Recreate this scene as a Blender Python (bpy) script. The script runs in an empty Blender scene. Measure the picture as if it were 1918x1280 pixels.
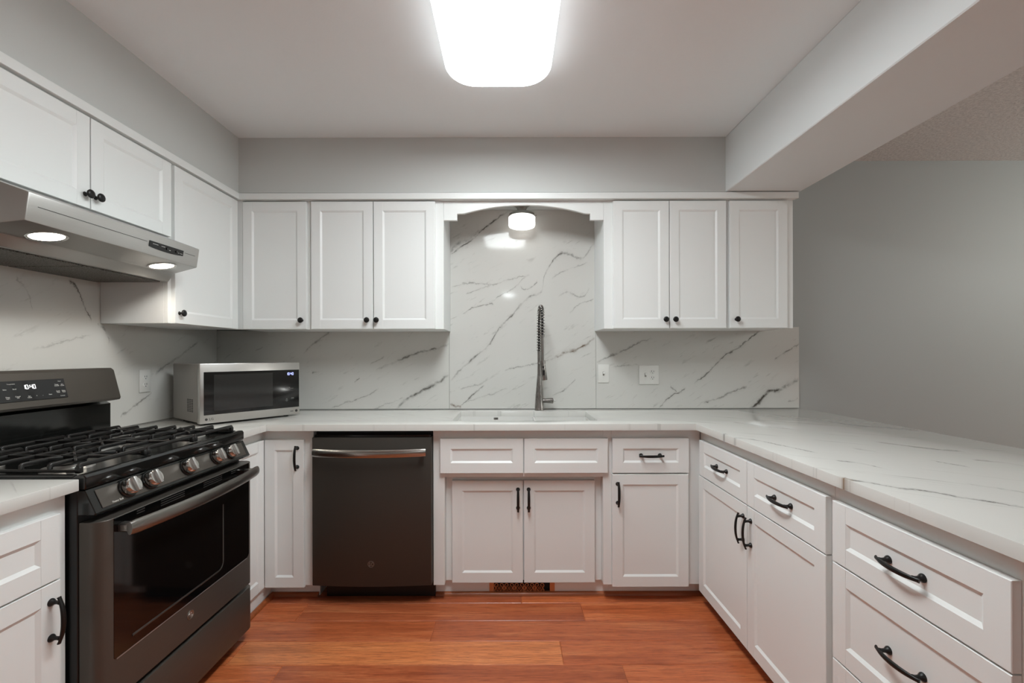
import bpy, bmesh, math, random
from mathutils import Vector, Matrix
random.seed(7)
S = bpy.context.scene
COL = S.collection

# ------------------------------------------------------------------ camera, world, exposure
cam_data = bpy.data.cameras.new('camera')
cam = bpy.data.objects.new('camera', cam_data)
COL.objects.link(cam)
cam.location = (0, 0, 1.27)
cam.rotation_euler = (math.pi / 2, 0.0025, 0)
cam_data.sensor_width = 36
cam_data.lens = 852 / 1918 * 36
cam_data.shift_x = 4 / 1918
cam_data.shift_y = 25 / 1918
cam_data.clip_start = 0.02
S.camera = cam
S.view_settings.view_transform = 'Standard'
S.view_settings.look = 'None'
S.view_settings.gamma = 1
S.view_settings.use_curve_mapping = False
S.view_settings.exposure = 0.47
W = bpy.data.worlds.new('world')
S.world = W
W.use_nodes = True
# world fill added to lift the ceiling: brighter from below, dimmer at the horizon
wn, wl = W.node_tree.nodes, W.node_tree.links
wtc = wn.new('ShaderNodeTexCoord')
wsp = wn.new('ShaderNodeSeparateXYZ')
wrp = wn.new('ShaderNodeValToRGB')
wmr = wn.new('ShaderNodeMapRange')
wl.new(wtc.outputs['Generated'], wsp.inputs[0])
wl.new(wsp.outputs[2], wmr.inputs[0])
wmr.inputs[1].default_value, wmr.inputs[2].default_value = -0.6, 0.4
wl.new(wmr.outputs[0], wrp.inputs[0])
we = wrp.color_ramp.elements
we[0].position, we[0].color = 0.0, (0.88, 1, 1, 1)
we[1].position, we[1].color = 0.60, (0.10, 0.10, 0.10, 1)
e_ = we.new(0.40)
e_.color = (0.70, 0.8, 0.8, 1)
wl.new(wrp.outputs[0], wn['Background'].inputs[0])
wn['Background'].inputs[1].default_value = 0.4


def light(name, kind, loc, energy, color=(1, 1, 1), rot=(0, 0, 0), **kw):
    d = bpy.data.lights.new(name, kind)
    d.energy = energy
    d.color = color
    for k, v in kw.items():
        setattr(d, k, v)
    o = bpy.data.objects.new(name, d)
    o.location = loc
    o.rotation_euler = rot
    COL.objects.link(o)
    return o


# room behind the camera: its own ceiling lamp; dining room: three bulbs of its chandelier
light('rear_ceiling_lamp', 'AREA', (-0.02, -2.9, 2.42), 12, (0.9, 0.98, 1), (0, 0, 0), shape='RECTANGLE', size=0.2, size_y=0.16)
for bx_, by_ in ((3.75, -1.0), (3.95, -1.2), (4.15, -1.05)):
    light('chandelier_bulb', 'POINT', (bx_, by_, 1.86), 7, (0.88, 0.99, 1), shadow_soft_size=0.05)

light('dining_lamp', 'POINT', (4.3, 1.55, 1.95), 34, (0.97, 0.99, 0.95), shadow_soft_size=0.12)

# ------------------------------------------------------------------ node helpers / materials


class N:
    def __init__(self, mat):
        self.t = mat.node_tree
        self.n = self.t.nodes

    def new(self, typ, **kw):
        nd = self.n.new(typ)
        for k, v in kw.items():
            setattr(nd, k, v)
        return nd

    def put(self, sock, val):
        if isinstance(val, bpy.types.NodeSocket):
            self.t.links.new(val, sock)
        else:
            sock.default_value = val

    def math(self, op, a, b=None, c=None, clamp=False):
        nd = self.new('ShaderNodeMath', operation=op, use_clamp=clamp)
        self.put(nd.inputs[0], a)
        if b is not None:
            self.put(nd.inputs[1], b)
        if c is not None:
            self.put(nd.inputs[2], c)
        return nd.outputs[0]

    def noise(self, vec, scale, detail=3, rough=0.5, dist=0.0):
        nd = self.new('ShaderNodeTexNoise')
        self.put(nd.inputs['Vector'], vec)
        nd.inputs['Scale'].default_value = scale
        nd.inputs['Detail'].default_value = detail
        nd.inputs['Roughness'].default_value = rough
        nd.inputs['Distortion'].default_value = dist
        return nd.outputs[0]

    def mapping(self, vec, loc=(0, 0, 0), rot=(0, 0, 0), scale=(1, 1, 1)):
        nd = self.new('ShaderNodeMapping')
        self.put(nd.inputs[0], vec)
        nd.inputs[1].default_value = loc
        nd.inputs[2].default_value = rot
        nd.inputs[3].default_value = scale
        return nd.outputs[0]

    def ramp(self, fac, stops):
        nd = self.new('ShaderNodeValToRGB')
        els = nd.color_ramp.elements
        while len(els) < len(stops):
            els.new(0.5)
        for e, (p, c) in zip(els, stops):
            e.position = p
            e.color = c if len(c) == 4 else (*c, 1)
        self.put(nd.inputs[0], fac)
        return nd.outputs[0]

    def mix(self, fac, a, b):
        nd = self.new('ShaderNodeMix', data_type='RGBA')
        self.put(nd.inputs[0], fac)
        self.put(nd.inputs[6], a if isinstance(a, bpy.types.NodeSocket) else (*a[:3], 1))
        self.put(nd.inputs[7], b if isinstance(b, bpy.types.NodeSocket) else (*b[:3], 1))
        return nd.outputs[2]

    def bump(self, h, strength, dist, normal=None):
        nd = self.new('ShaderNodeBump')
        nd.inputs['Strength'].default_value = strength
        nd.inputs['Distance'].default_value = dist
        self.put(nd.inputs['Height'], h)
        return nd.outputs[0]


def srgb(r, g, b):
    f = lambda c: (c / 255 / 12.92) if c / 255 <= 0.04045 else ((c / 255 + 0.055) / 1.055) ** 2.4
    return (f(r), f(g), f(b))


def principled(name, color, rough=0.5, metal=0.0, spec=0.5, coat=0.0, emit=None, estr=0.0):
    m = bpy.data.materials.new(name)
    m.use_nodes = True
    p = m.node_tree.nodes['Principled BSDF']
    p.inputs['Base Color'].default_value = (*color[:3], 1)
    p.inputs['Roughness'].default_value = rough
    p.inputs['Metallic'].default_value = metal
    p.inputs['Specular IOR Level'].default_value = spec
    p.inputs['Coat Weight'].default_value = coat
    if emit:
        p.inputs['Emission Color'].default_value = (*emit[:3], 1)
        p.inputs['Emission Strength'].default_value = estr
    return m, N(m), p


def paint(name, color, rough=0.5, tex=0.0, tscale=250, var=0.03):
    m, n, p = principled(name, color, rough)
    pos = n.new('ShaderNodeNewGeometry').outputs['Position']
    v = n.noise(pos, 3.0, 3)
    c2 = tuple(max(0, c * (1 - var * 2)) for c in color)
    n.put(p.inputs['Base Color'], n.mix(v, color, c2))
    h = n.noise(pos, tscale, 2)
    if tex:
        n.put(p.inputs['Normal'], n.bump(h, tex, 0.002))
    return m


def brushed(name, color, rough, metal, axis, amount=0.12, scale=60, spec=0.5):
    m, n, p = principled(name, color, rough, metal, spec)
    pos = n.new('ShaderNodeNewGeometry').outputs['Position']
    sc = [scale * 8] * 3
    sc[axis] = scale * 0.05
    v = n.noise(n.mapping(pos, scale=tuple(sc)), 1.0, 3)
    n.put(p.inputs['Roughness'], n.math('MULTIPLY_ADD', v, amount, rough - amount / 2))
    dark = tuple(c * 0.92 for c in color)
    n.put(p.inputs['Base Color'], n.mix(v, color, dark))
    return m


def vein_material(name, veins, ax, ay, base, dash_rot, dash_scale, dash_amt=0.5, rough=0.07, seed=0.0, spec=0.24, wmul=1.35):
    """veins: list of (points[(a,b)...], width, strength, tint) ; a must rise. ax, ay: world axes of a and b."""
    m, n, p = principled(name, base, rough, 0, spec)
    geo = n.new('ShaderNodeNewGeometry').outputs['Position']
    sep = n.new('ShaderNodeSeparateXYZ')
    n.put(sep.inputs[0], geo)
    comb = n.new('ShaderNodeCombineXYZ')
    n.put(comb.inputs[0], sep.outputs[ax])
    n.put(comb.inputs[1], sep.outputs[ay])
    comb.inputs[2].default_value = seed
    uv = comb.outputs[0]
    w1 = n.math('SUBTRACT', n.noise(uv, 22, 4, 0.6), 0.5)
    w2 = n.math('SUBTRACT', n.noise(uv, 90, 3, 0.6), 0.5)
    warp = n.math('ADD', n.math('MULTIPLY', w1, 0.042), n.math('MULTIPLY', w2, 0.016))
    b = n.math('ADD', sep.outputs[ay], warp)
    a = n.math('ADD', sep.outputs[ax], n.math('MULTIPLY', w2, 0.014))
    brk = n.ramp(n.noise(uv, 14, 3, 0.6), [(0.36, (0.18,) * 3), (0.58, (1,) * 3)])
    wid = n.math('MULTIPLY_ADD', n.noise(n.mapping(uv, loc=(3, 1, 0)), 18, 2), 2.2, 0.1)
    tot = {}
    for pts, width, stren, tint in veins:
        pts = sorted(pts)
        a0, a1 = pts[0][0], pts[-1][0]
        bs = [q[1] for q in pts]
        b0, b1 = min(bs) - 0.01, max(bs) + 0.01
        t = n.math('MULTIPLY_ADD', a, 1 / (a1 - a0), -a0 / (a1 - a0))
        fc = n.new('ShaderNodeFloatCurve')
        cm = fc.mapping
        cv = cm.curves[0]
        xy = [((q[0] - a0) / (a1 - a0), (q[1] - b0) / (b1 - b0)) for q in pts]
        cv.points[0].location = xy[0]
        cv.points[1].location = xy[-1]
        for q in xy[1:-1]:
            cv.points.new(*q)
        for q in cv.points:
            q.handle_type = 'AUTO_CLAMPED'
        cm.update()
        n.put(fc.inputs['Value'], t)
        tgt = n.math('MULTIPLY_ADD', fc.outputs[0], b1 - b0, b0)
        dist = n.math('ABSOLUTE', n.math('SUBTRACT', b, tgt))
        width *= wmul
        ww = n.math('MULTIPLY', wid, width)
        core = n.math('SUBTRACT', 1.0, n.math('DIVIDE', dist, ww), clamp=True)
        edge = n.math('MULTIPLY', n.math('MULTIPLY', t, 12, clamp=True), n.math('MULTIPLY', n.math('SUBTRACT', 1.0, t), 12, clamp=True))
        halo = n.math('SUBTRACT', 1.0, n.math('DIVIDE', dist, width * 5), clamp=True)
        s = n.math('ADD', n.math('MULTIPLY', core, stren), n.math('MULTIPLY', n.math('MULTIPLY', halo, halo), stren * 0.22))
        s = n.math('MULTIPLY', n.math('MULTIPLY', s, edge), brk)
        tot[tint] = s if tint not in tot else n.math('MAXIMUM', tot[tint], s)
    # short soft dashes that run with the veins, and pale clouds
    d1 = n.noise(n.mapping(n.mapping(uv, rot=(0, 0, dash_rot)), scale=dash_scale), 1.0, 4, 0.65, 0.4)
    dash = n.ramp(d1, [(0.60, (0,) * 3), (0.74, (1,) * 3)])
    gate = n.ramp(n.noise(n.mapping(uv, loc=(7, 2, 0)), 5, 2), [(0.40, (0,) * 3), (0.60, (1,) * 3)])
    dash = n.math('MULTIPLY', n.math('MULTIPLY', dash, gate), dash_amt)
    cloud = n.math('MULTIPLY', n.noise(uv, 4.5, 3), 0.16)
    col = n.mix(cloud, base, srgb(176, 174, 168))
    col = n.mix(dash, col, srgb(128, 126, 120))
    if 'grey' in tot:
        col = n.mix(n.math('MINIMUM', tot['grey'], 1.0), col, srgb(84, 80, 74))
    if 'brown' in tot:
        col = n.mix(n.math('MINIMUM', tot['brown'], 1.0), col, srgb(104, 84, 66))
    if 'tan' in tot:
        col = n.mix(n.math('MINIMUM', tot['tan'], 1.0), col, srgb(128, 104, 80))
    n.put(p.inputs['Base Color'], col)
    return m


M = {}
M['cab'] = paint('white_cabinet_paint', srgb(233, 235, 233), 0.38, 0.03, 120, 0.01)
M['cab_in'] = paint('white_cabinet_side', srgb(232, 234, 233), 0.45, 0.0, 120, 0.01)
M['wall'] = paint('grey_wall_paint', srgb(202, 204, 201), 0.6, 0.12, 160, 0.01)
M['wall_din'] = paint('grey_dining_wall_paint', srgb(168, 172, 170), 0.55, 0.12, 160, 0.01)
M['ceil'] = paint('ceiling_paint', srgb(243, 247, 248), 0.7, 0.1, 120, 0.01)
M['beam'] = paint('beam_paint', srgb(228, 232, 232), 0.6, 0.08, 140, 0.01)
M['plastic'] = paint('white_plastic', srgb(222, 221, 216), 0.35, 0, 100, 0.01)
M['black_metal'] = principled('black_hardware', srgb(22, 21, 20), 0.38, 0.3)[0]
M['black'] = principled('black_plastic', srgb(14, 14, 14), 0.4)[0]
M['black_gloss'] = principled('black_enamel', srgb(20, 21, 20), 0.14, 0, 0.6)[0]
M['glass_black'] = principled('black_glass', srgb(9, 9, 9), 0.06, 0, 0.55)[0]
M['iron'] = principled('cast_iron', srgb(30, 29, 28), 0.33, 0.2)[0]
M['slate'] = brushed('slate_steel', srgb(66, 62, 57), 0.42, 0.35, 0, 0.1)
M['slate_y'] = brushed('slate_steel_range', srgb(90, 85, 79), 0.4, 0.5, 1, 0.1)
M['steel'] = brushed('stainless_steel', srgb(192, 191, 187), 0.36, 0.78, 1, 0.08)
M['steel_mw'] = principled('stainless_microwave', srgb(192, 190, 186), 0.3, 0.9)[0]
M['steel_dark'] = brushed('dark_stainless_handle', srgb(140, 137, 132), 0.3, 0.95, 1, 0.06)
M['steel_bar'] = principled('polished_stainless_bar', srgb(180, 177, 172), 0.2, 1.0)[0]
M['mw_side'] = principled('painted_steel_side', srgb(150, 146, 141), 0.4, 0.5)[0]
M['chrome'] = principled('chrome', srgb(205, 203, 200), 0.16, 1.0)[0]
M['gun'] = brushed('gunmetal_steel', srgb(146, 142, 138), 0.27, 0.9, 2, 0.1)
M['nickel'] = principled('brushed_nickel', srgb(160, 158, 152), 0.35, 1.0)[0]
M['sink'] = principled('white_composite', srgb(222, 221, 217), 0.3)[0]
M['slot'] = principled('dark_slot', srgb(12, 12, 12), 0.6)[0]
M['copper'] = principled('copper_register', srgb(206, 140, 96), 0.38, 0.3)[0]
M['print'] = principled('white_print', srgb(215, 215, 210), 0.5)[0]
M['print_dark'] = principled('dark_print', srgb(50, 48, 46), 0.5)[0]
M['digits'] = principled('lit_digits', (0, 0, 0), 0.5, emit=(1, 1, 1), estr=1.6)[0]
M['digits_blue'] = principled('lit_blue_digits', (0, 0, 0), 0.5, emit=(0.35, 0.4, 1.0), estr=2.2)[0]
M['lamp'] = principled('lit_diffuser', (0.8, 0.8, 0.8), 0.4, emit=(0.87, 0.93, 0.95), estr=20.5)[0]
M['lamp_rim'] = principled('lit_diffuser_rim', (0.8, 0.8, 0.8), 0.4, emit=(0.90, 0.94, 0.96), estr=3.8)[0]
M['hood_lamp'] = principled('lit_hood_lens', (0.8, 0.8, 0.8), 0.4, emit=(1, 0.93, 0.82), estr=6.0)[0]


def wood_material():
    m, n, p = principled('cherry_wood_floor', srgb(160, 84, 50), 0.3)
    geo = n.new('ShaderNodeNewGeometry').outputs['Position']
    at = n.new('ShaderNodeAttribute', attribute_name='plank')
    sep = n.new('ShaderNodeSeparateColor')
    n.put(sep.inputs[0], at.outputs['Color'])
    off = n.new('ShaderNodeCombineXYZ')
    n.put(off.inputs[0], n.math('MULTIPLY', sep.outputs[1], 40))
    n.put(off.inputs[1], n.math('MULTIPLY', sep.outputs[2], 17))
    va = n.new('ShaderNodeVectorMath', operation='ADD')
    n.put(va.inputs[0], geo)
    n.put(va.inputs[1], off.outputs[0])
    v = va.outputs[0]
    g1 = n.noise(n.mapping(v, scale=(1.6, 26, 1)), 1.0, 5, 0.6, 0.8)
    g2 = n.noise(n.mapping(v, scale=(9, 190, 1)), 1.0, 4, 0.7, 0.2)
    g3 = n.noise(n.mapping(v, scale=(22, 420, 1)), 1.0, 2, 0.6)
    base = n.ramp(g1, [(0.3, srgb(140, 68, 38)), (0.5, srgb(196, 106, 62)), (0.7, srgb(226, 146, 94))])
    tone = n.ramp(sep.outputs[0], [(0.0, srgb(150, 78, 52)), (0.45, srgb(200, 106, 60)), (0.8, srgb(216, 122, 70)), (1.0, srgb(232, 160, 100))])
    col = n.mix(0.5, base, tone)
    streak = n.ramp(g2, [(0.36, (1,) * 3), (0.52, (0,) * 3)])
    col = n.mix(n.math('MULTIPLY', streak, 0.62), col, srgb(112, 46, 24))
    pore = n.ramp(g3, [(0.28, (1,) * 3), (0.40, (0,) * 3)])
    col = n.mix(n.math('MULTIPLY', pore, 0.55), col, srgb(80, 34, 20))
    n.put(p.inputs['Base Color'], col)
    n.put(p.inputs['Roughness'], n.math('MULTIPLY_ADD', g1, 0.16, 0.24))
    n.put(p.inputs['Normal'], n.bump(g2, 0.08, 0.001))
    return m


M['floor'] = wood_material()
m_, n_, p_ = principled('cherry_wood_moulding', srgb(150, 80, 44), 0.35)
g_ = n_.noise(n_.mapping(n_.new('ShaderNodeNewGeometry').outputs['Position'], scale=(4, 90, 90)), 1.0, 4)
n_.put(p_.inputs['Base Color'], n_.mix(g_, srgb(176, 100, 56), srgb(112, 56, 30)))
M['mould'] = m_

m_, n_, p_ = principled('popcorn_ceiling', srgb(225, 224, 220), 0.9)
g_ = n_.new('ShaderNodeNewGeometry').outputs['Position']
h_ = n_.noise(g_, 75, 4, 0.7)
n_.put(p_.inputs['Normal'], n_.bump(h_, 0.9, 0.012))
n_.put(p_.inputs['Base Color'], n_.mix(n_.ramp(h_, [(0.4, (0,) * 3), (0.6, (1,) * 3)]), srgb(205, 204, 200), srgb(232, 231, 227)))
M['popcorn'] = m_

m_, n_, p_ = principled('hood_filter_mesh', srgb(120, 116, 110), 0.45, 0.9)
g_ = n_.new('ShaderNodeNewGeometry').outputs['Position']
vo = n_.new('ShaderNodeTexVoronoi')
n_.put(vo.inputs['Vector'], g_)
vo.inputs['Scale'].default_value = 210
n_.put(p_.inputs['Base Color'], n_.mix(n_.ramp(vo.outputs[0], [(0.25, (0,) * 3), (0.5, (1,) * 3)]), srgb(40, 37, 34), srgb(112, 108, 102)))
n_.put(p_.inputs['Normal'], n_.bump(vo.outputs[0], 0.5, 0.003))
M['mesh'] = m_

m_, n_, p_ = principled('alabaster_glass', (0.85, 0.85, 0.85), 0.25, emit=(1, 0.99, 0.96), estr=5.0)
g_ = n_.noise(n_.mapping(n_.new('ShaderNodeNewGeometry').outputs['Position'], rot=(0, 0.2, 0), scale=(8, 8, 60)), 1.0, 3, 0.5, 1.0)
n_.put(p_.inputs['Emission Strength'], n_.ramp(g_, [(0.40, (1,) * 3), (0.56, (0.5,) * 3)]))
mul_ = n_.math('MULTIPLY', p_.inputs['Emission Strength'].links[0].from_socket, 2.0)
n_.put(p_.inputs['Emission Strength'], mul_)
M['alabaster'] = m_

# --- stone: vein courses measured on the wall planes
DW = 2.932


def wpt(u, v, d=DW):
    v2 = v + 0.0025 * (u - 955)
    return ((u - 955) * d / 852, 1.27 - (v2 - 665) * d / 852)


def cpt(u, v, z=0.922):
    v2 = v + 0.0025 * (u - 955)
    d = (1.27 - z) * 852 / (v2 - 665)
    return ((u - 955) * d / 852, d)


def lpt(u, v, x=-1.888):
    d = 852 * x / (u - 955)
    v2 = v + 0.0025 * (u - 955)
    return (d, 1.27 - (v2 - 665) * d / 852)


STONE = srgb(208, 207, 202)
VC = [
    ([(841, 717), (861, 694), (886, 672), (919, 642), (937, 613), (958, 591.5), (976, 570), (994, 555.6), (1015, 545), (1019, 520), (1030, 498), (1044, 480), (1059, 475), (1087, 484), (1109, 462), (1114, 455)], .006, .75, 'grey'),
    ([(843, 478), (861, 464), (886, 448), (900.6, 435), (918.6, 419), (936.5, 406.5), (954.5, 394)], .0055, .9, 'grey'),
    ([(843, 470), (861, 455), (886, 443), (899, 430)], .013, .5, 'grey'),
    ([(845.6, 538.7), (890, 530.4), (915, 534), (951, 525), (994, 514)], .0032, .6, 'grey'),
    ([(872, 550), (908, 539), (922, 534)], .003, .5, 'grey'),
    ([(927.6, 559), (958, 543), (987, 516)], .003, .55, 'grey'),
    ([(866.5, 589.7), (890, 575), (926, 568)], .003, .6, 'grey'),
    ([(974, 536), (981, 541), (1008, 528.6)], .003, .6, 'grey'),
    ([(944, 694), (987, 685), (1015.6, 679.6), (1041, 670.6)], .003, .55, 'grey'),
    ([(1038, 671), (1058.7, 661.6), (1080, 654.4), (1098, 645), (1115, 632)], .007, .95, 'brown'),
    ([(1044, 555.6), (1066, 548), (1087.5, 555.6), (1105, 541)], .004, .5, 'grey'),
    ([(1066, 586), (1087.5, 570), (1112.6, 561)], .003, .45, 'grey'),
    ([(1033.6, 519.7), (1062, 505), (1102, 491)], .003, .45, 'grey'),
    ([(861, 764), (882.6, 742), (908, 721)], .0035, .7, 'grey'),
    ([(842, 759), (852, 761), (864, 765)], .007, .8, 'brown'),
    ([(1033.6, 742), (1058.7, 728), (1078.5, 710)], .003, .6, 'grey'),
    ([(861, 728), (890, 722), (915, 710)], .004, .35, 'grey'),
    ([(868, 753), (918, 739), (951, 726)], .003, .35, 'grey'),
]
VL = [
    ([(740, 767), (763, 748), (788.5, 733.5), (810, 722.7), (842, 702)], .009, .85, 'grey'),
    ([(703, 694), (745.4, 676), (777.8, 663), (817, 654), (841, 645)], .006, .75, 'grey'),
    ([(567.6, 663), (583.7, 647), (601.7, 634.6), (622, 618)], .006, .7, 'grey'),
    ([(619.7, 765.8), (655.6, 753), (691.5, 739), (709.5, 726)], .0035, .5, 'grey'),
    ([(698, 766), (727, 757), (756, 746)], .003, .55, 'grey'),
    ([(663, 718), (674, 708)], .003, .6, 'grey'),
    ([(692, 685), (720, 668)], .003, .4, 'grey'),
    ([(584, 700), (598, 697)], .003, .6, 'grey'),
]
VR = [
    ([(1232.7, 766), (1252.5, 746), (1284.8, 728)], .0045, .75, 'grey'),
    ([(1299, 719), (1328, 695.7), (1353, 670.6), (1385.4, 649), (1424, 618)], .0045, .85, 'grey'),
    ([(1401, 767), (1421, 753), (1439, 735), (1461, 730), (1479, 719), (1497, 708)], .010, 1.0, 'grey'),
    ([(1317, 755), (1346, 746), (1378, 731.7), (1400, 722.7)], .0045, .6, 'grey'),
    ([(1450, 674), (1475, 658), (1498, 644)], .004, .7, 'grey'),
    ([(1116, 680), (1144.7, 667), (1166, 658), (1198.6, 642), (1223.7, 634.6)], .0045, .55, 'grey'),
    ([(1148, 687), (1198, 683)], .003, .5, 'grey'),
    ([(1255, 724), (1268, 733)], .006, .55, 'grey'),
    ([(1475, 753), (1495, 746)], .003, .5, 'grey'),
]
VS = [
    ([(129, 526), (144, 540), (152, 558), (161.6, 582), (173, 603)], .006, .75, 'grey'),
    ([(182, 607), (196, 618), (206, 640)], .006, .6, 'grey'),
    ([(30, 520), (50, 545), (62, 580)], .004, .35, 'grey'),
    ([(225, 780), (255, 758), (285, 735)], .004, .6, 'grey'),
    ([(290, 700), (330, 672), (372, 640)], .006, .5, 'grey'),
    ([(60, 655), (120, 640), (175, 625)], .003, .3, 'grey'),
]
VT = [
    ([(1369, 820), (1409.5, 823.7), (1454.6, 832.8), (1493, 841), (1532, 849)], .006, .7, 'grey'),
    ([(1574, 896), (1622, 903.6), (1670.5, 913), (1735, 921), (1783, 929), (1828, 936.5), (1873.5, 944), (1930, 952)], .005, .75, 'grey'),
    ([(1480, 778), (1493, 781), (1525.5, 788), (1590, 795.7), (1654, 801), (1719, 806)], .011, .8, 'grey'),
    ([(1638, 828), (1686.6, 834), (1751, 841.8), (1802.6, 845.6)], .007, .75, 'grey'),
    ([(1822, 862), (1867, 865.6), (1925, 874)], .006, .6, 'grey'),
    ([(1564, 863), (1609, 868), (1641.5, 874.6), (1667, 881)], .005, .5, 'grey'),
    ([(1600, 841), (1638, 845.6)], .006, .6, 'grey'),
    ([(1744.6, 863), (1777, 869), (1809, 874)], .005, .55, 'grey'),
    ([(1812, 907), (1867, 915), (1925, 924)], .006, .5, 'grey'),
    ([(1380, 770), (1440, 775), (1490, 783)], .007, .35, 'grey'),
    ([(1365, 790), (1440, 800), (1500, 806)], .007, .35, 'grey'),
]
EDGE = [([(.926, 1.279), (.935, 1.272), (.945, 1.266)], .008, 1.0, 'tan'), ([(.926, 1.992), (.935, 1.985), (.945, 1.975)], .006, .5, 'grey')]


def conv(L, f):
    return [([f(*q) for q in pts], w, s, t) for pts, w, s, t in L]


R35 = math.radians(-30)
M['stone_c'] = vein_material('marble_porcelain_centre', conv(VC, wpt), 0, 2, STONE, R35, (9, 42, 1), 0.5, seed=1.3)
M['stone_l'] = vein_material('marble_porcelain_back_left', conv(VL, wpt), 0, 2, STONE, R35, (9, 42, 1), 0.5, seed=4.1)
M['stone_r'] = vein_material('marble_porcelain_back_right', conv(VR, wpt), 0, 2, STONE, R35, (9, 42, 1), 0.5, seed=8.7)
M['stone_s'] = vein_material('marble_porcelain_left', conv(VS, lpt), 1, 2, STONE, R35, (9, 36, 1), 0.4, seed=2.2)
M['stone_t'] = vein_material('marble_quartz_top', conv(VT, cpt) + EDGE, 0, 1, srgb(212, 211, 206), math.radians(38), (1.3, 32, 1), 0.8, rough=0.1, seed=6.4, spec=0.4, wmul=1.9)

# ------------------------------------------------------------------ mesh builder


def basis(n):
    n = Vector(n).normalized()
    a = Vector((0, 0, 1)) if abs(n.z) < 0.9 else Vector((1, 0, 0))
    x = a.cross(n).normalized()
    y = n.cross(x)
    return x, y, n


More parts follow.
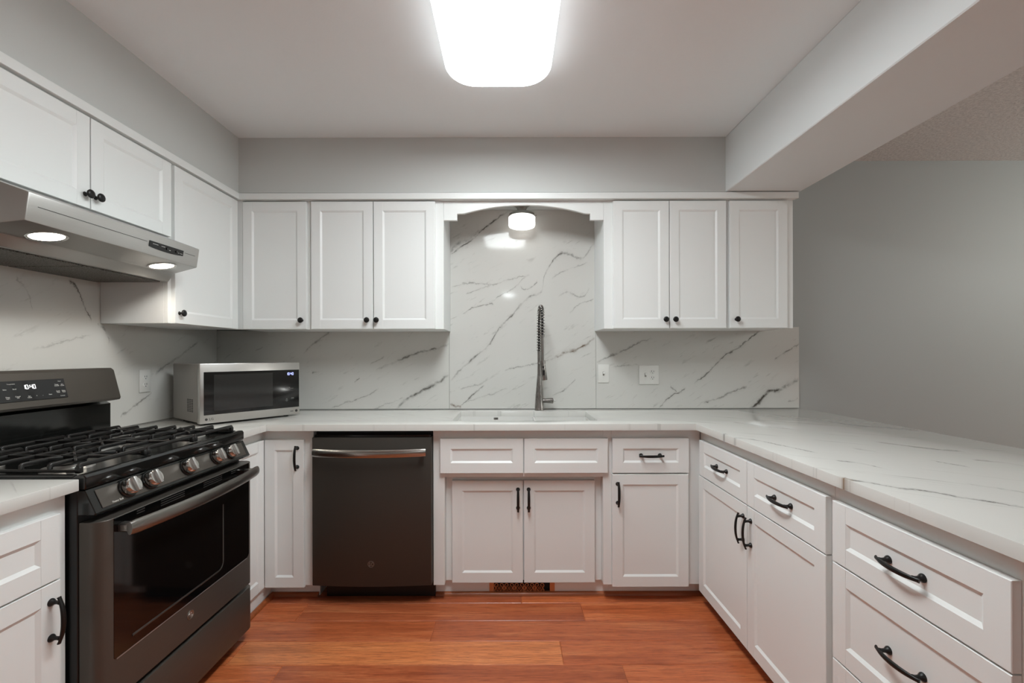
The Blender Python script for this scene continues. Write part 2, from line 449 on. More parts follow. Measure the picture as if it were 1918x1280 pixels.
class B:
    def __init__(self):
        self.bm = bmesh.new()

    def face(self, pts):
        vs = [self.bm.verts.new(Vector(p)) for p in pts]
        return self.bm.faces.new(vs)

    def merge(self, tmp):
        me = bpy.data.meshes.new('tmp')
        tmp.to_mesh(me)
        tmp.free()
        self.bm.from_mesh(me)
        bpy.data.meshes.remove(me)

    def box(self, x0, x1, y0, y1, z0, z1, bev=0.0, seg=1):
        t = bmesh.new()
        bmesh.ops.create_cube(t, size=1)
        for v in t.verts:
            v.co = Vector((x0 + (v.co.x + .5) * (x1 - x0), y0 + (v.co.y + .5) * (y1 - y0), z0 + (v.co.z + .5) * (z1 - z0)))
        if bev > 0:
            bmesh.ops.bevel(t, geom=t.edges[:], offset=bev, segments=seg, affect='EDGES', profile=0.5)
        self.merge(t)
        return self

    def obox(self, c, ax, ay, az, hx, hy, hz, bev=0.0, seg=1):
        """oriented box: centre, three unit axes, half sizes"""
        t = bmesh.new()
        bmesh.ops.create_cube(t, size=2)
        if bev > 0:
            for v in t.verts:
                v.co = Vector((v.co.x * hx, v.co.y * hy, v.co.z * hz))
            bmesh.ops.bevel(t, geom=t.edges[:], offset=bev, segments=seg, affect='EDGES', profile=0.5)
            hx = hy = hz = 1
        ax, ay, az, c = Vector(ax), Vector(ay), Vector(az), Vector(c)
        for v in t.verts:
            v.co = c + ax * v.co.x * hx + ay * v.co.y * hy + az * v.co.z * hz
        self.merge(t)
        return self

    def prism(self, poly, axis, a0, a1, bev=0.0, seg=1):
        """poly: 2D points; axis 0: (y,z), 1: (x,z), 2: (x,y)"""
        t = bmesh.new()

        def p3(p, a):
            return {0: (a, p[0], p[1]), 1: (p[0], a, p[1]), 2: (p[0], p[1], a)}[axis]
        v0 = [t.verts.new(p3(p, a0)) for p in poly]
        v1 = [t.verts.new(p3(p, a1)) for p in poly]
        k = len(poly)
        for i in range(k):
            t.faces.new((v0[i], v0[(i + 1) % k], v1[(i + 1) % k], v1[i]))
        f0 = t.faces.new(v0)
        f1 = t.faces.new(list(reversed(v1)))
        bmesh.ops.recalc_face_normals(t, faces=t.faces[:])
        if bev > 0:
            ed = list({e for f in (f0, f1) for e in f.edges})
            bmesh.ops.bevel(t, geom=ed, offset=bev, segments=seg, affect='EDGES', profile=0.5)
        self.merge(t)
        return self

    def lathe(self, prof, origin, axis=(0, 0, 1), seg=24, sx=1.0, sy=1.0):
        x, y, n = basis(axis)
        o = Vector(origin)
        rings = []
        for r, h in prof:
            if r < 1e-6:
                rings.append([self.bm.verts.new(o + n * h)])
            else:
                rings.append([self.bm.verts.new(o + n * h + (x * math.cos(2 * math.pi * i / seg) * sx + y * math.sin(2 * math.pi * i / seg) * sy) * r) for i in range(seg)])
        for a, b in zip(rings, rings[1:]):
            for i in range(seg):
                j = (i + 1) % seg
                if len(a) == 1 and len(b) == 1:
                    continue
                if len(a) == 1:
                    self.bm.faces.new((a[0], b[j], b[i]))
                elif len(b) == 1:
                    self.bm.faces.new((a[i], a[j], b[0]))
                else:
                    self.bm.faces.new((a[i], a[j], b[j], b[i]))
        for ring, rev in ((rings[0], True), (rings[-1], False)):
            if len(ring) > 1:
                self.bm.faces.new(list(reversed(ring)) if rev else ring)
        return self

    def tube(self, path, rad, seg=10, up=(0, 0, 1), flat=1.0, cap=True):
        """sweep an ellipse along path; rad number or list; flat scales the radius along 'up'"""
        path = [Vector(p) for p in path]
        k = len(path)
        rr = rad if isinstance(rad, (list, tuple)) else [rad] * k
        rings = []
        upv = Vector(up)
        for i in range(k):
            tan = (path[min(i + 1, k - 1)] - path[max(i - 1, 0)]).normalized()
            x = upv.cross(tan)
            if x.length < 1e-4:
                x = Vector((1, 0, 0)).cross(tan)
            x.normalize()
            y = tan.cross(x)
            rings.append([self.bm.verts.new(path[i] + (x * math.cos(2 * math.pi * j / seg) + y * math.sin(2 * math.pi * j / seg) * flat) * rr[i]) for j in range(seg)])
        for a, b in zip(rings, rings[1:]):
            for j in range(seg):
                self.bm.faces.new((a[j], a[(j + 1) % seg], b[(j + 1) % seg], b[j]))
        if cap:
            self.bm.faces.new(list(reversed(rings[0])))
            self.bm.faces.new(rings[-1])
        return self

    def shaker(self, o, u, nrm, w, h, t=0.019, st=0.052, rl=0.052, bw=0.010, dp=0.007):
        """framed door with recessed panel; o = lower-left-back corner, u along width, z up"""
        o, u, nv, z = Vector(o), Vector(u), Vector(nrm), Vector((0, 0, 1))
        P = lambda a, c, d: o + u * a + z * c + nv * d
        c = 0.0014
        e = 0.0006

        def quad(*q):
            self.face([P(*k) for k in q])
        # back and sides
        quad((0, 0, 0), (0, h, 0), (w, h, 0), (w, 0, 0))
        for (a0, c0), (a1, c1) in (((0, 0), (w, 0)), ((w, 0), (w, h)), ((w, h), (0, h)), ((0, h), (0, 0))):
            quad((a0, c0, 0), (a1, c1, 0), (a1, c1, t - c), (a0, c0, t - c))
            ia0, ic0 = min(max(a0, c), w - c), min(max(c0, c), h - c)
            ia1, ic1 = min(max(a1, c), w - c), min(max(c1, c), h - c)
            quad((a0, c0, t - c), (a1, c1, t - c), (ia1, ic1, t), (ia0, ic0, t))
        # stiles (full height), rails a hair lower so the joints show
        for s0, s1 in ((c, st), (w - st, w - c)):
            quad((s0, c, t), (s1, c, t), (s1, h - c, t), (s0, h - c, t))
        g = t - e
        for r0, r1 in ((c, rl), (h - rl, h - c)):
            quad((st, r0, g), (w - st, r0, g), (w - st, r1, g), (st, r1, g))
            for s in (st, w - st):
                quad((s, r0, g), (s, r1, g), (s, r1, t), (s, r0, t))
            rr = r0 if r0 == c else r1
            quad((st, rr, g), (w - st, rr, g), (w - st, rr, g - 0.002), (st, rr, g - 0.002))
        q = t - dp
        i0, i1, k0, k1 = st, w - st, rl, h - rl
        j0, j1, l0, l1 = st + bw, w - st - bw, rl + bw, h - rl - bw
        quad((i0, k0, g), (i1, k0, g), (j1, l0, q), (j0, l0, q))
        quad((i1, k0, t), (i1, k1, t), (j1, l1, q), (j1, l0, q))
        quad((i1, k1, g), (i0, k1, g), (j0, l1, q), (j1, l1, q))
        quad((i0, k1, t), (i0, k0, t), (j0, l0, q), (j0, l1, q))
        quad((j0, l0, q), (j1, l0, q), (j1, l1, q), (j0, l1, q))
        return self


def obj(name, b, mat, parent=None, smooth=True, angle=35, label=None, recalc=True):
    bm = b.bm
    if recalc:
        bmesh.ops.recalc_face_normals(bm, faces=bm.faces[:])
    if parent is not None:
        root = parent
        while root.parent:
            root = root.parent
        off = Vector(root.location)
        bmesh.ops.translate(bm, verts=bm.verts[:], vec=-off)
    me = bpy.data.meshes.new(name)
    bm.to_mesh(me)
    bm.free()
    if smooth:
        me.polygons.foreach_set('use_smooth', [True] * len(me.polygons))
        me.set_sharp_from_angle(angle=math.radians(angle))
    me.materials.append(M[mat] if isinstance(mat, str) else mat)
    o = bpy.data.objects.new(name, me)
    COL.objects.link(o)
    if parent is not None:
        o.parent = parent
    if label:
        o['label'] = label
    return o


def thing(name, label, cat, loc, group=None):
    o = bpy.data.objects.new(name, None)
    o.empty_display_size = 0.05
    o.location = loc
    COL.objects.link(o)
    return tag(o, label, cat, group)


def tag(o, label, cat, group=None):
    o['label'] = label
    o['category'] = cat
    if group:
        o['group'] = group
    return o


def struct(name, b, mat, **kw):
    o = obj(name, b, mat, **kw)
    o['kind'] = 'structure'
    return o


def text_mesh(name, body, size, pos, right, up, mat, parent, depth=0.0004, align='CENTER'):
    cu = bpy.data.curves.new('t', 'FONT')
    cu.body = body
    cu.size = size
    cu.align_x = align
    cu.align_y = 'CENTER'
    cu.extrude = depth
    cu.space_line = 0.8
    ob = bpy.data.objects.new('t', cu)
    COL.objects.link(ob)
    dg = bpy.context.evaluated_depsgraph_get()
    me = bpy.data.meshes.new_from_object(ob.evaluated_get(dg))
    bpy.data.objects.remove(ob)
    bpy.data.curves.remove(cu)
    r, u_ = Vector(right).normalized(), Vector(up).normalized()
    n = r.cross(u_)
    mtx = Matrix((r, u_, n)).transposed().to_4x4()
    mtx.translation = Vector(pos)
    me.transform(mtx)
    b = B()
    b.bm.from_mesh(me)
    bpy.data.meshes.remove(me)
    return obj(name, b, mat, parent, smooth=False)


SEG7 = {'0': 'abcdef', '1': 'bc', '4': 'bcfg'}


def seg_digits(b, s, pos, right, up, h, th=None):
    """seven segment digits, left edge at pos"""
    r, u_ = Vector(right).normalized(), Vector(up).normalized()
    n = r.cross(u_)
    w = h * 0.5
    th = th or h * 0.13
    x = 0.0
    for chx in s:
        if chx == ':':
            for yy in (h * .3, h * .7):
                b.obox(Vector(pos) + r * (x + th) + u_ * yy, r, u_, n, th * .55, th * .55, .0003)
            x += th * 2.6
            continue
        seg = {'a': ((0, h), (w, h)), 'b': ((w, h / 2), (w, h)), 'c': ((w, 0), (w, h / 2)), 'd': ((0, 0), (w, 0)), 'e': ((0, 0), (0, h / 2)), 'f': ((0, h / 2), (0, h)), 'g': ((0, h / 2), (w, h / 2))}
        for k in SEG7[chx]:
            (xa, ya), (xb, yb) = seg[k]
            c = Vector(pos) + r * (x + (xa + xb) / 2) + u_ * ((ya + yb) / 2)
            b.obox(c, r, u_, n, abs(xb - xa) / 2 * .86 + th / 2, abs(yb - ya) / 2 * .86 + th / 2 * (1 if ya == yb else .4), .0003)
        x += w + h * 0.22
    return x


def handle(parent, c, along, nrm):
    """arched pull; c = point on the front surface between its two feet"""
    b = B()
    c, a, n = Vector(c), Vector(along), Vector(nrm)
    for s in (-1, 1):
        b.lathe([(0, 0), (.0105, 0), (.0105, .002), (.0085, .006), (.0052, .010), (.0048, .018), (.0062, .024), (0, .028)], c + a * s * .048, n, 16)
    path, rad = [], []
    for i in range(25):
        s = -1 + 2 * i / 24
        path.append(c + a * s * .0625 + n * (.0215 + .0125 * (1 - abs(s) ** 2.2)))
        rad.append(.0046 + .0024 * (1 - s * s) + (.001 if abs(s) > .93 else 0))
    b.tube(path, rad, 12, up=n, flat=.62)
    return obj('handle', b, 'black_metal', parent, angle=50, label='black arched pull handle')


def knob(parent, c, nrm):
    b = B()
    b.lathe([(0, 0), (.0085, 0), (.0085, .002), (.006, .005), (.0048, .009), (.0048, .014), (.009, .018), (.0152, .021), (.016, .0235), (.0152, .026), (.010, .0285), (0, .0295)], c, nrm, 24)
    return obj('knob', b, 'black_metal', parent, angle=50, label='round black knob')


# ------------------------------------------------------------------ room shell
XL, YB, ZC = -1.90, 2.944, 2.52
SOF = 2.204
struct('wall_left', B().box(XL - .1, XL, -4.2, YB + .1, 0, ZC), 'wall')
struct('wall_back', B().box(XL, 5.2, YB, YB + .1, 0, ZC), 'wall_din')
struct('ceiling', B().box(XL - .1, 1.45, -4.2, YB + .1, ZC, ZC + .1), 'ceil')
struct('ceiling.001', B().box(1.45, 5.2, -4.2, YB + .1, ZC, ZC + .1), 'popcorn')
struct('wall_rear', B().box(XL - .1, 5.2, -4.3, -4.2, 0, ZC), 'wall')
struct('wall_right', B().box(5.2, 5.3, -4.3, YB + .1, 0, ZC), 'wall_din')
struct('soffit_back', B().box(-1.56, 1.241, 2.612, YB, SOF, ZC), 'wall')
struct('soffit_left', B().box(XL, -1.556, -4.2, YB, SOF, ZC), 'wall')
struct('beam', B().box(1.241, 1.672, -4.2, YB, SOF, ZC, .004), 'beam')


def build_floor():
    b = B()
    lay = b.bm.loops.layers.color.new('plank')
    wd = 0.1545
    joints = {0: 0.057, -1: 0.357, -2: -0.357, -3: 0.218, -4: 0.455}
    tones = {(-3, 0): 0.95, (-3, 1): 0.5, (-2, 0): 0.5, (-2, 1): 0.4, (-1, -1): 0.6, (-1, 0): 0.2, (-1, 1): 0.65, (0, 0): 0.15, (0, 1): 0.8, (-4, 0): 0.25, (-4, 1): 0.6}
    L = 1.387
    y_ref = 2.327
    for row in range(-36, 5):
        y0 = y_ref + row * wd
        y1 = y0 + wd
        if y0 > YB:
            break
        j0 = joints.get(row, random.uniform(0, L))
        for k in range(-3, 5):
            x0, x1 = j0 + (k - 1) * L, j0 + k * L
            if x1 < XL or x0 > 5.2:
                continue
            x0, x1 = max(x0, XL), min(x1, 5.2)
            yy1 = min(y1, YB)
            g, ch = 0.0007, 0.0030
            tone = tones.get((row, k), random.random())
            cc = (tone, random.random(), random.random(), 1)
            o4 = [(x0 + g, y0 + g), (x1 - g, y0 + g), (x1 - g, yy1 - g), (x0 + g, yy1 - g)]
            i4 = [(x0 + ch, y0 + ch), (x1 - ch, y0 + ch), (x1 - ch, yy1 - ch), (x0 + ch, yy1 - ch)]
            fs = [b.face([(*p, 0) for p in i4])]
            for i in range(4):
                j = (i + 1) % 4
                fs.append(b.face([(*o4[i], -.0022), (*o4[j], -.0022), (*i4[j], 0), (*i4[i], 0)]))
            for f in fs:
                for lp in f.loops:
                    lp[lay] = cc
    f = b.face([(XL, -4.2, -.0024), (5.2, -4.2, -.0024), (5.2, YB, -.0024), (XL, YB, -.0024)])
    for lp in f.loops:
        lp[lay] = (0.0, 0, 0, 1)
    return struct('floor', b, 'floor', smooth=False, recalc=False)


build_floor()

# crown strip along both runs of wall cabinets (mitred corner)
b = B()
cz0, cz1 = 2.1635, 2.1985
b.prism([(-1.546, 2.600), (1.654, 2.600), (1.654, 2.6385), (-1.5845, 2.6385)], 2, cz0, cz1, .001)
b.prism([(-1.546, 2.600), (-1.5845, 2.6385), (-1.5845, 0.6), (-1.546, 0.6)], 2, cz0, cz1, .001)
struct('trim_1', b, 'cab')
# shoe moulding at the toe kick
b = B()
qr = [(2.409, 0), (2.409, .018), (2.405, .0185), (2.397, .0155), (2.391, .009), (2.3895, 0)]
b.prism(qr, 0, -1.26, -1.012)
b.prism(qr, 0, -.393, 1.045)
b.prism([(-1.262 - (p[0] - 2.409), p[1]) for p in qr], 1, 2.06, 2.409)
b.prism([(1.047 + (p[0] - 2.409), p[1]) for p in qr], 1, .86, 2.409)
struct('trim_2', b, 'mould')

# ------------------------------------------------------------------ stone slabs
SLAB = .012
tag(obj('backsplash_slab', B().box(XL, XL + SLAB, 1.0, YB - .013, .923, 1.80, .0008), 'stone_s'),
    'white marble-look slab on the left wall behind the gas range', 'backsplash')
tag(obj('backsplash_slab.001', B().box(XL + .0005, -.391, YB - SLAB, YB - .0002, .923, 1.43, .0008), 'stone_l'),
    'grey-veined marble-look slab behind the microwave, under the left wall cabinets', 'backsplash')
tag(obj('backsplash_slab.002', B().box(-.3895, .5535, YB - SLAB, YB - .0002, .923, SOF - .001, .0008), 'stone_c'),
    'tall marble-look slab behind the faucet, rising up to the arched valance', 'backsplash')
tag(obj('backsplash_slab.003', B().box(.555, 1.8645, YB - SLAB, YB - .0002, .923, 1.445, .0008), 'stone_r'),
    'marble-look slab with two outlet plates on it, ending at the grey wall', 'backsplash')


def cells(xs, ys, filled, z0, z1, bev=.002):
    """slab from a grid of filled cells, chamfered along the outline"""
    t = bmesh.new()
    top, bot = {}, {}

    def vt(d, i, j, z):
        if (i, j) not in d:
            d[(i, j)] = t.verts.new((xs[i], ys[j], z))
        return d[(i, j)]
    nx, ny = len(xs) - 1, len(ys) - 1
    F = lambda i, j: 0 <= i < nx and 0 <= j < ny and filled(i, j)
    for i in range(nx):
        for j in range(ny):
            if not F(i, j):
                continue
            t.faces.new((vt(top, i, j, z1), vt(top, i + 1, j, z1), vt(top, i + 1, j + 1, z1), vt(top, i, j + 1, z1)))
            t.faces.new((vt(bot, i, j + 1, z0), vt(bot, i + 1, j + 1, z0), vt(bot, i + 1, j, z0), vt(bot, i, j, z0)))
            for (di, dj, a, c) in ((-1, 0, (i, j + 1), (i, j)), (1, 0, (i + 1, j), (i + 1, j + 1)), (0, -1, (i, j), (i + 1, j)), (0, 1, (i + 1, j + 1), (i, j + 1))):
                if not F(i + di, j + dj):
                    t.faces.new((vt(top, *a, z1), vt(bot, *a, z0), vt(bot, *c, z0), vt(top, *c, z1)))
    bmesh.ops.recalc_face_normals(t, faces=t.faces[:])
    if bev:
        ed = [e for e in t.edges if len(e.link_faces) == 2 and e.calc_face_angle(0) > 1.0 and abs(e.verts[0].co.z - e.verts[1].co.z) < 1e-6 and e.verts[0].co.z > (z0 + z1) / 2]
        bmesh.ops.bevel(t, geom=ed, offset=bev, segments=2, affect='EDGES', profile=0.5)
    b = B()
    b.merge(t)
    return b


CT0, CT1 = .889, .922
xs = [XL + .001, -1.225, -.303, .148, .463, .935, 1.873]
ys = [.78, 2.064, 2.284, 2.400, 2.784, 2.822, YB - .001]


def ct_fill(i, j):
    x, y = (xs[i] + xs[i + 1]) / 2, (ys[j] + ys[j + 1]) / 2
    if -.303 < x < .148 and 2.40 < y < 2.822:
        return False
    if .148 < x < .463 and 2.40 < y < 2.784:
        return False
    if y > 2.284:
        return True
    if x > .935:
        return True
    return x < -1.225 and y > 2.064


tag(obj('countertop', cells(xs, ys, ct_fill, CT0, CT1), 'stone_t'),
    'long U-shaped white quartz countertop with grey veins, holding the sink', 'countertop')
tag(obj('countertop.001', B().box(XL + .001, -1.2156, .6, 1.283, CT0, CT1, .002, 2), 'stone_t'),
    'short piece of white countertop left of the gas range', 'countertop')

# ------------------------------------------------------------------ cabinets
LIP = .0006   # hairline between carcass pieces


def cab_panels(b, x0, x1, y0, y1, z0, z1, t=.016, top=True, back=True):
    """hollow carcass whose front is open"""
    raise NotImplementedError


UF, UD = 2.639, 2.619          # wall cabinets: frame plane, door front plane
UB = YB - SLAB - .0005


def upper(label, x0, x1, doors, knobs, z0=1.420, z1=2.2, group='white wall cabinets along the back wall', ext=0):
    t = thing('wall_cabinet', label, 'cabinet', ((x0 + x1) / 2, (UF + UB) / 2, z0), group)
    obj('body', B().box(x0, x1, UF + .019, UB, z0 + .001, z1, .0008), 'cab_in', t)
    # face frame: rails and stiles
    f = B()
    f.box(x0, x1, UF, UF + .0185, z0, z1, .0012)
    obj('face_frame', f, 'cab', t)
    for (a, c), kx in zip(doors, knobs):
        d = obj('door', B().shaker((a, UF - .0008, 1.4212), (1, 0, 0), (0, -1, 0), c - a, 2.1555 - 1.4212, t=.0192), 'cab', t)
        knob(d, (kx, UD + .0002, 1.4714), (0, -1, 0))
    return t


upper('single-door white wall cabinet over the microwave corner', -1.5600, -1.1550, [(-1.537, -1.1705)], [-1.196])
upper('two-door white wall cabinet just left of the arched valance', -1.1545, -.3825, [(-1.1435, -.7885), (-.7835, -.429)], [-.818, -.763])
upper('two-door white wall cabinet just right of the arched valance', .5465, 1.2575, [(.597, .9185), (.9225, 1.248)], [.894, .949])
upper('narrow single-door white wall cabinet at the right end, under the beam', 1.258, 1.6435, [(1.2685, 1.600)], [1.303])

tag(obj('filler_strip', B().box(-1.5745, -1.5385, 2.622, 2.6375, 1.4205, 2.1995, .0008), 'cab'),  # added to make the corner slot shallower so it reads brighter
    'narrow white filler strip added to brighten the inside corner of the wall cabinets', 'filler strip')

# over-range cabinet and left corner cabinet on the left wall
LF, LD = -1.5755, -1.556
t = thing('wall_cabinet', 'short two-door white cabinet above the range hood', 'cabinet', ((XL + LF) / 2, 1.69, 1.812))
obj('body', B().box(XL + SLAB + .001, LF - .019, 1.288, 2.0955, 1.812, 2.2, .0008), 'cab_in', t)
obj('face_frame', B().box(LF - .0185, LF, 1.288, 2.0955, 1.812, 2.2, .001), 'cab', t)
for a, c, k in ((1.292, 1.688, 1.667), (1.692, 2.0925, 1.709)):
    d = obj('door', B().shaker((LF + .0008, a, 1.8155), (0, 1, 0), (1, 0, 0), c - a, 2.1555 - 1.8155, t=.0192), 'cab', t)
    knob(d, (LD - .0002, k, 1.864), (1, 0, 0))
t = thing('wall_cabinet', 'tall single-door white wall cabinet right of the range hood', 'cabinet', ((XL + LF) / 2, 2.37, 1.42))
obj('body', B().box(XL + SLAB + .001, LF - .019, 2.096, 2.638, 1.420, 2.2, .0008), 'cab_in', t)
obj('face_frame', B().box(LF - .0185, LF, 2.096, 2.638, 1.420, 2.2, .001), 'cab', t)
d = obj('door', B().shaker((LF + .0008, 2.115, 1.4212), (0, 1, 0), (1, 0, 0), 2.604 - 2.115, 2.1555 - 1.4212, t=.0192), 'cab', t)
knob(d, (LD - .0002, 2.142, 1.47), (1, 0, 0))

# arched valance between the cabinets
poly = [(-.3819, 2.2), (-.3819, 2.0515), (-.3036, 2.0515), (-.3036, 2.089), (-.263, 2.091)]
for i in range(1, 24):
    s = i / 24
    x = -.263 + s * (.4336 + .263)
    poly.append((x, 2.091 + .0505 * math.sin(math.pi * s) ** .9))
poly += [(.4336, 2.091), (.4677, 2.089), (.4677, 2.0515), (.5459, 2.0515), (.5459, 2.2)]
tag(obj('valance', B().prism(poly, 1, UF, UF + .019, .001), 'cab', angle=25),
    'white arched valance board above the sink', 'valance')

# ---- base cabinets
FF, FD = 2.334, 2.315          # back run: frame plane, door front plane
TOE = 2.409


def fr(o, u, nrm, w, h):
    return B().shaker(o, u, nrm, w, h, t=.0192)


def back_front(t, name, x0, x1, z0, z1, plane=FF):
    return obj(name, fr((x0, plane - .0006, z0), (1, 0, 0), (0, -1, 0), x1 - x0, z1 - z0), 'cab', t)


# corner cabinet (left): L shaped, two hinged door leaves meeting in the corner
t = thing('corner_base_cabinet', 'white corner base cabinet under the microwave with an L-shaped folding door', 'cabinet', (-1.5, 2.5, 0))
b = B()
b.prism([(XL + .014, 2.066), (-1.2712, 2.066), (-1.2712, FF), (-1.0085, FF), (-1.0085, 2.92), (XL + .014, 2.92)], 2, .0905, .888, .0008)
obj('body', b, 'cab', t)
b = B()
b.prism([(XL + .1, 2.066), (-1.266, 2.066), (-1.266, TOE + .001), (-1.0085, TOE + .001), (-1.0085, 2.9), (XL + .1, 2.9)], 2, .0, .090)
obj('toe_kick', b, 'cab', t)
d = back_front(t, 'door', -1.2505, -1.0515, .0867, .8395)
handle(d, (-1.083, FD + .0002, .75), (0, 0, 1), (0, -1, 0))
obj('door', fr((-1.2706, 2.0665, .0867), (0, 1, 0), (1, 0, 0), 2.3135 - 2.0665, .8395 - .0867), 'cab', t)

# dishwasher
t = thing('dishwasher', 'dark slate dishwasher with a bowed steel bar handle', 'dishwasher', (-.7013, 2.6, 0))
obj('body', B().box(-1.004, -.398, 2.36, 2.90, .10, .884, .002), 'black', t)
obj('control_strip', B().box(-.995, -.405, 2.312, 2.3595, .838, .866, .003), 'black_gloss', t)
b = B()
pl = [(-1.0046, 2.352), (-1.0046, 2.308)]
for i in range(0, 17):
    s = i / 16
    pl.append((-1.0046 + .004 + s * (.607 - .008), 2.302 - .014 * math.sin(math.pi * s)))
pl += [(-.3976, 2.308), (-.3976, 2.352)]
b.prism(pl, 2, .1035, .853, .0025, 2)
dd = obj('door', b, 'slate', t, angle=40)
b = B()
hw = .281
path, rad = [], []
for i in range(29):
    s = -1 + 2 * i / 28
    path.append((-.7013 + s * hw, 2.262 - .020 * (1 - s * s), .785 - .004 * (1 - s * s)))
    rad.append(.0205 if abs(s) < .98 else .019)
b.tube(path, rad, 16, up=(0, 1, 0), flat=.42)
for s in (-1, 1):
    b.box(-.7013 + s * .262 - .010, -.7013 + s * .262 + .010, 2.262, 2.305, .774, .796, .003)
obj('handle', b, 'steel_bar', dd, angle=40, label='bowed stainless bar handle')


def badge(parent, c, nrm, right, r=.0165):
    """round maker's emblem: raised rim with two looping initials"""
    n, rt = Vector(nrm), Vector(right)
    up = n.cross(rt)
    b = B()
    b.lathe([(0, 0), (r, 0), (r, .0012), (r * .9, .002), (r * .82, .0012), (0, .0012)], c, nrm, 32)
    c = Vector(c) + n * .0014

    def loop(pts):
        b.tube([c + rt * x * r + up * y * r for x, y in pts], r * .05, 6, up=n)
    loop([(-.08 + .3 * math.cos(a) - .18, .02 + .34 * math.sin(a)) for a in [math.radians(50 + i * 20) for i in range(15)]])
    loop([(-.1, -.02), (-.18, -.3), (-.34, -.38)])
    loop([(.30 + .2 * math.cos(a), .2 + .16 * math.sin(a)) for a in [math.radians(20 + i * 22) for i in range(12)]])
    loop([(.30 + .24 * math.cos(a), -.2 + .2 * math.sin(a)) for a in [math.radians(120 + i * 22) for i in range(11)]])
    for k in range(4):
        a = math.radians(45 + 90 * k)
        loop([(.68 * math.cos(a - .4), .68 * math.sin(a - .4)), (.6 * math.cos(a), .6 * math.sin(a)), (.68 * math.cos(a + .4), .68 * math.sin(a + .4))])
    return obj('badge', b, 'nickel', parent, angle=40, label='small round metal emblem')


badge(dd, (-.7013, 2.2895, .218), (0, -1, 0), (1, 0, 0))
obj('toe_plate', B().box(-.965, -.3965, 2.392, 2.408, .003, .099, .001), 'black', t)

# sink base cabinet
t = thing('sink_base_cabinet', 'white sink base cabinet with two doors set back below false drawer fronts', 'cabinet', (.06, 2.6, 0))
X0, X1 = -.3945, .519
b = B()
b.box(X0, X0 + .016, 2.41, 2.92, .09, .887)
b.box(X1 - .016, X1, 2.41, 2.92, .09, .887)
b.box(X0 + .016, X1 - .016, 2.41, 2.92, .09, .106)
b.box(X0 + .016, X1 - .016, 2.904, 2.92, .106, .66)
obj('body', b, 'cab_in', t)
b = B()
b.box(X0, -.337, FF, 2.409, .0885, .887, .0012)
b.box(.4767, X1, FF, 2.409, .0885, .887, .0012)
b.box(-.337, .4767, FF, 2.372, .643, .887, .0008)
obj('face_frame', b, 'cab', t)
b = B()
b.box(-.3365, -.302, 2.384, 2.409, .0885, .6425, .0008)
b.box(.4425, .4762, 2.384, 2.409, .0885, .6425, .0008)
b.box(-.302, .4425, 2.3842, 2.409, .617, .6425, .0008)
b.box(-.302, .4425, 2.3862, 2.409, .0885, .617, .0)
obj('recessed_frame', b, 'cab', t)
back_front(t, 'false_drawer_front', -.3565, .0665, .667, .8435)
back_front(t, 'false_drawer_front', .0715, .4975, .667, .8435)
for a, c, hx in ((-.3025, .0655, .0404), (.0715, .4395, .0958)):
    d = back_front(t, 'door', a, c, .0845, .6155, plane=2.384)
    handle(d, (hx, 2.3652, .522), (0, 0, 1), (0, -1, 0))
b = B()
b.box(X0, -.112, TOE, 2.42, .0, .0883)
b.box(.2345, X1, TOE, 2.42, .0, .0883)
b.box(-.112, .2345, TOE, 2.42, .0, .0135)
obj('toe_kick', b, 'cab', t)

# floor register in the toe kick under the sink doors
t = thing('floor_register', 'copper-coloured scrollwork vent grille in the toe kick under the sink', 'vent', (.061, TOE, .014))
b = B()
b.box(-.1115, .234, 2.4065, 2.4085, .0145, .0175)
b.box(-.1115, .234, 2.4065, 2.4085, .084, .088)
b.box(-.1115, -.087, 2.4065, 2.4085, .0175, .084)
b.box(.2085, .234, 2.4065, 2.4085, .0175, .084)
obj('frame', b, 'copper', t)
obj('dark_backing', B().box(-.1110, .2335, 2.43, 2.434, .0146, .0878), 'slot', t)  # near-black panel gives the grille openings their darkness
b = B()
for i in range(5):
    cx = -.06 + i * .0535
    for cz, sgn in ((.050, 1), (.021, -1)):
        for dirn in (-1, 1):
            pts = []
            for k in range(16):
                a = math.radians(-90 + k * 27) if sgn > 0 else math.radians(90 - k * 27)
                rr = .0135 * (1 - k / 22)
                pts.append((cx + dirn * (.0125 + rr * math.cos(a) * .95), 2.4075, cz + rr * math.sin(a)))
            b.tube(pts, .0023, 6, up=(0, 1, 0))
    d_ = [(cx, 2.4075, .029), (cx + .007, 2.4075, .0355), (cx, 2.4075, .042), (cx - .007, 2.4075, .0355), (cx, 2.4075, .029)]
    b.tube(d_, .0021, 6, up=(0, 1, 0))
    if i < 4:
        e_ = [(p[0] + .0267, p[1], p[2]) for p in d_]
        b.tube(e_, .0021, 6, up=(0, 1, 0))
obj('scroll_grille', b, 'copper', t)

# base cabinet right of the sink
t = thing('base_cabinet', 'white base cabinet right of the sink with one drawer over one door', 'cabinet', (.74, 2.6, 0))
obj('body', B().box(.5195, .9738, FF, 2.92, .0905, .887, .001), 'cab', t)
d = back_front(t, 'drawer', .5215, .9105, .667, .8435)
handle(d, (.716, FD + .0062, .7555), (1, 0, 0), (0, -1, 0))
d = back_front(t, 'door', .5200, .9075, .0867, .660)
handle(d, (.547, FD + .0002, .5635), (0, 0, 1), (0, -1, 0))
obj('toe_kick', B().box(.5195, 1.046, TOE, 2.42, .0, .0900), 'cab', t)

# peninsula cabinets (right run, facing left)
RF, RD = .976, .957


def right_front(t, name, y0, y1, z0, z1):
    return obj(name, fr((RF - .0006, y0, z0), (0, 1, 0), (-1, 0, 0), y1 - y0, z1 - z0), 'cab', t)


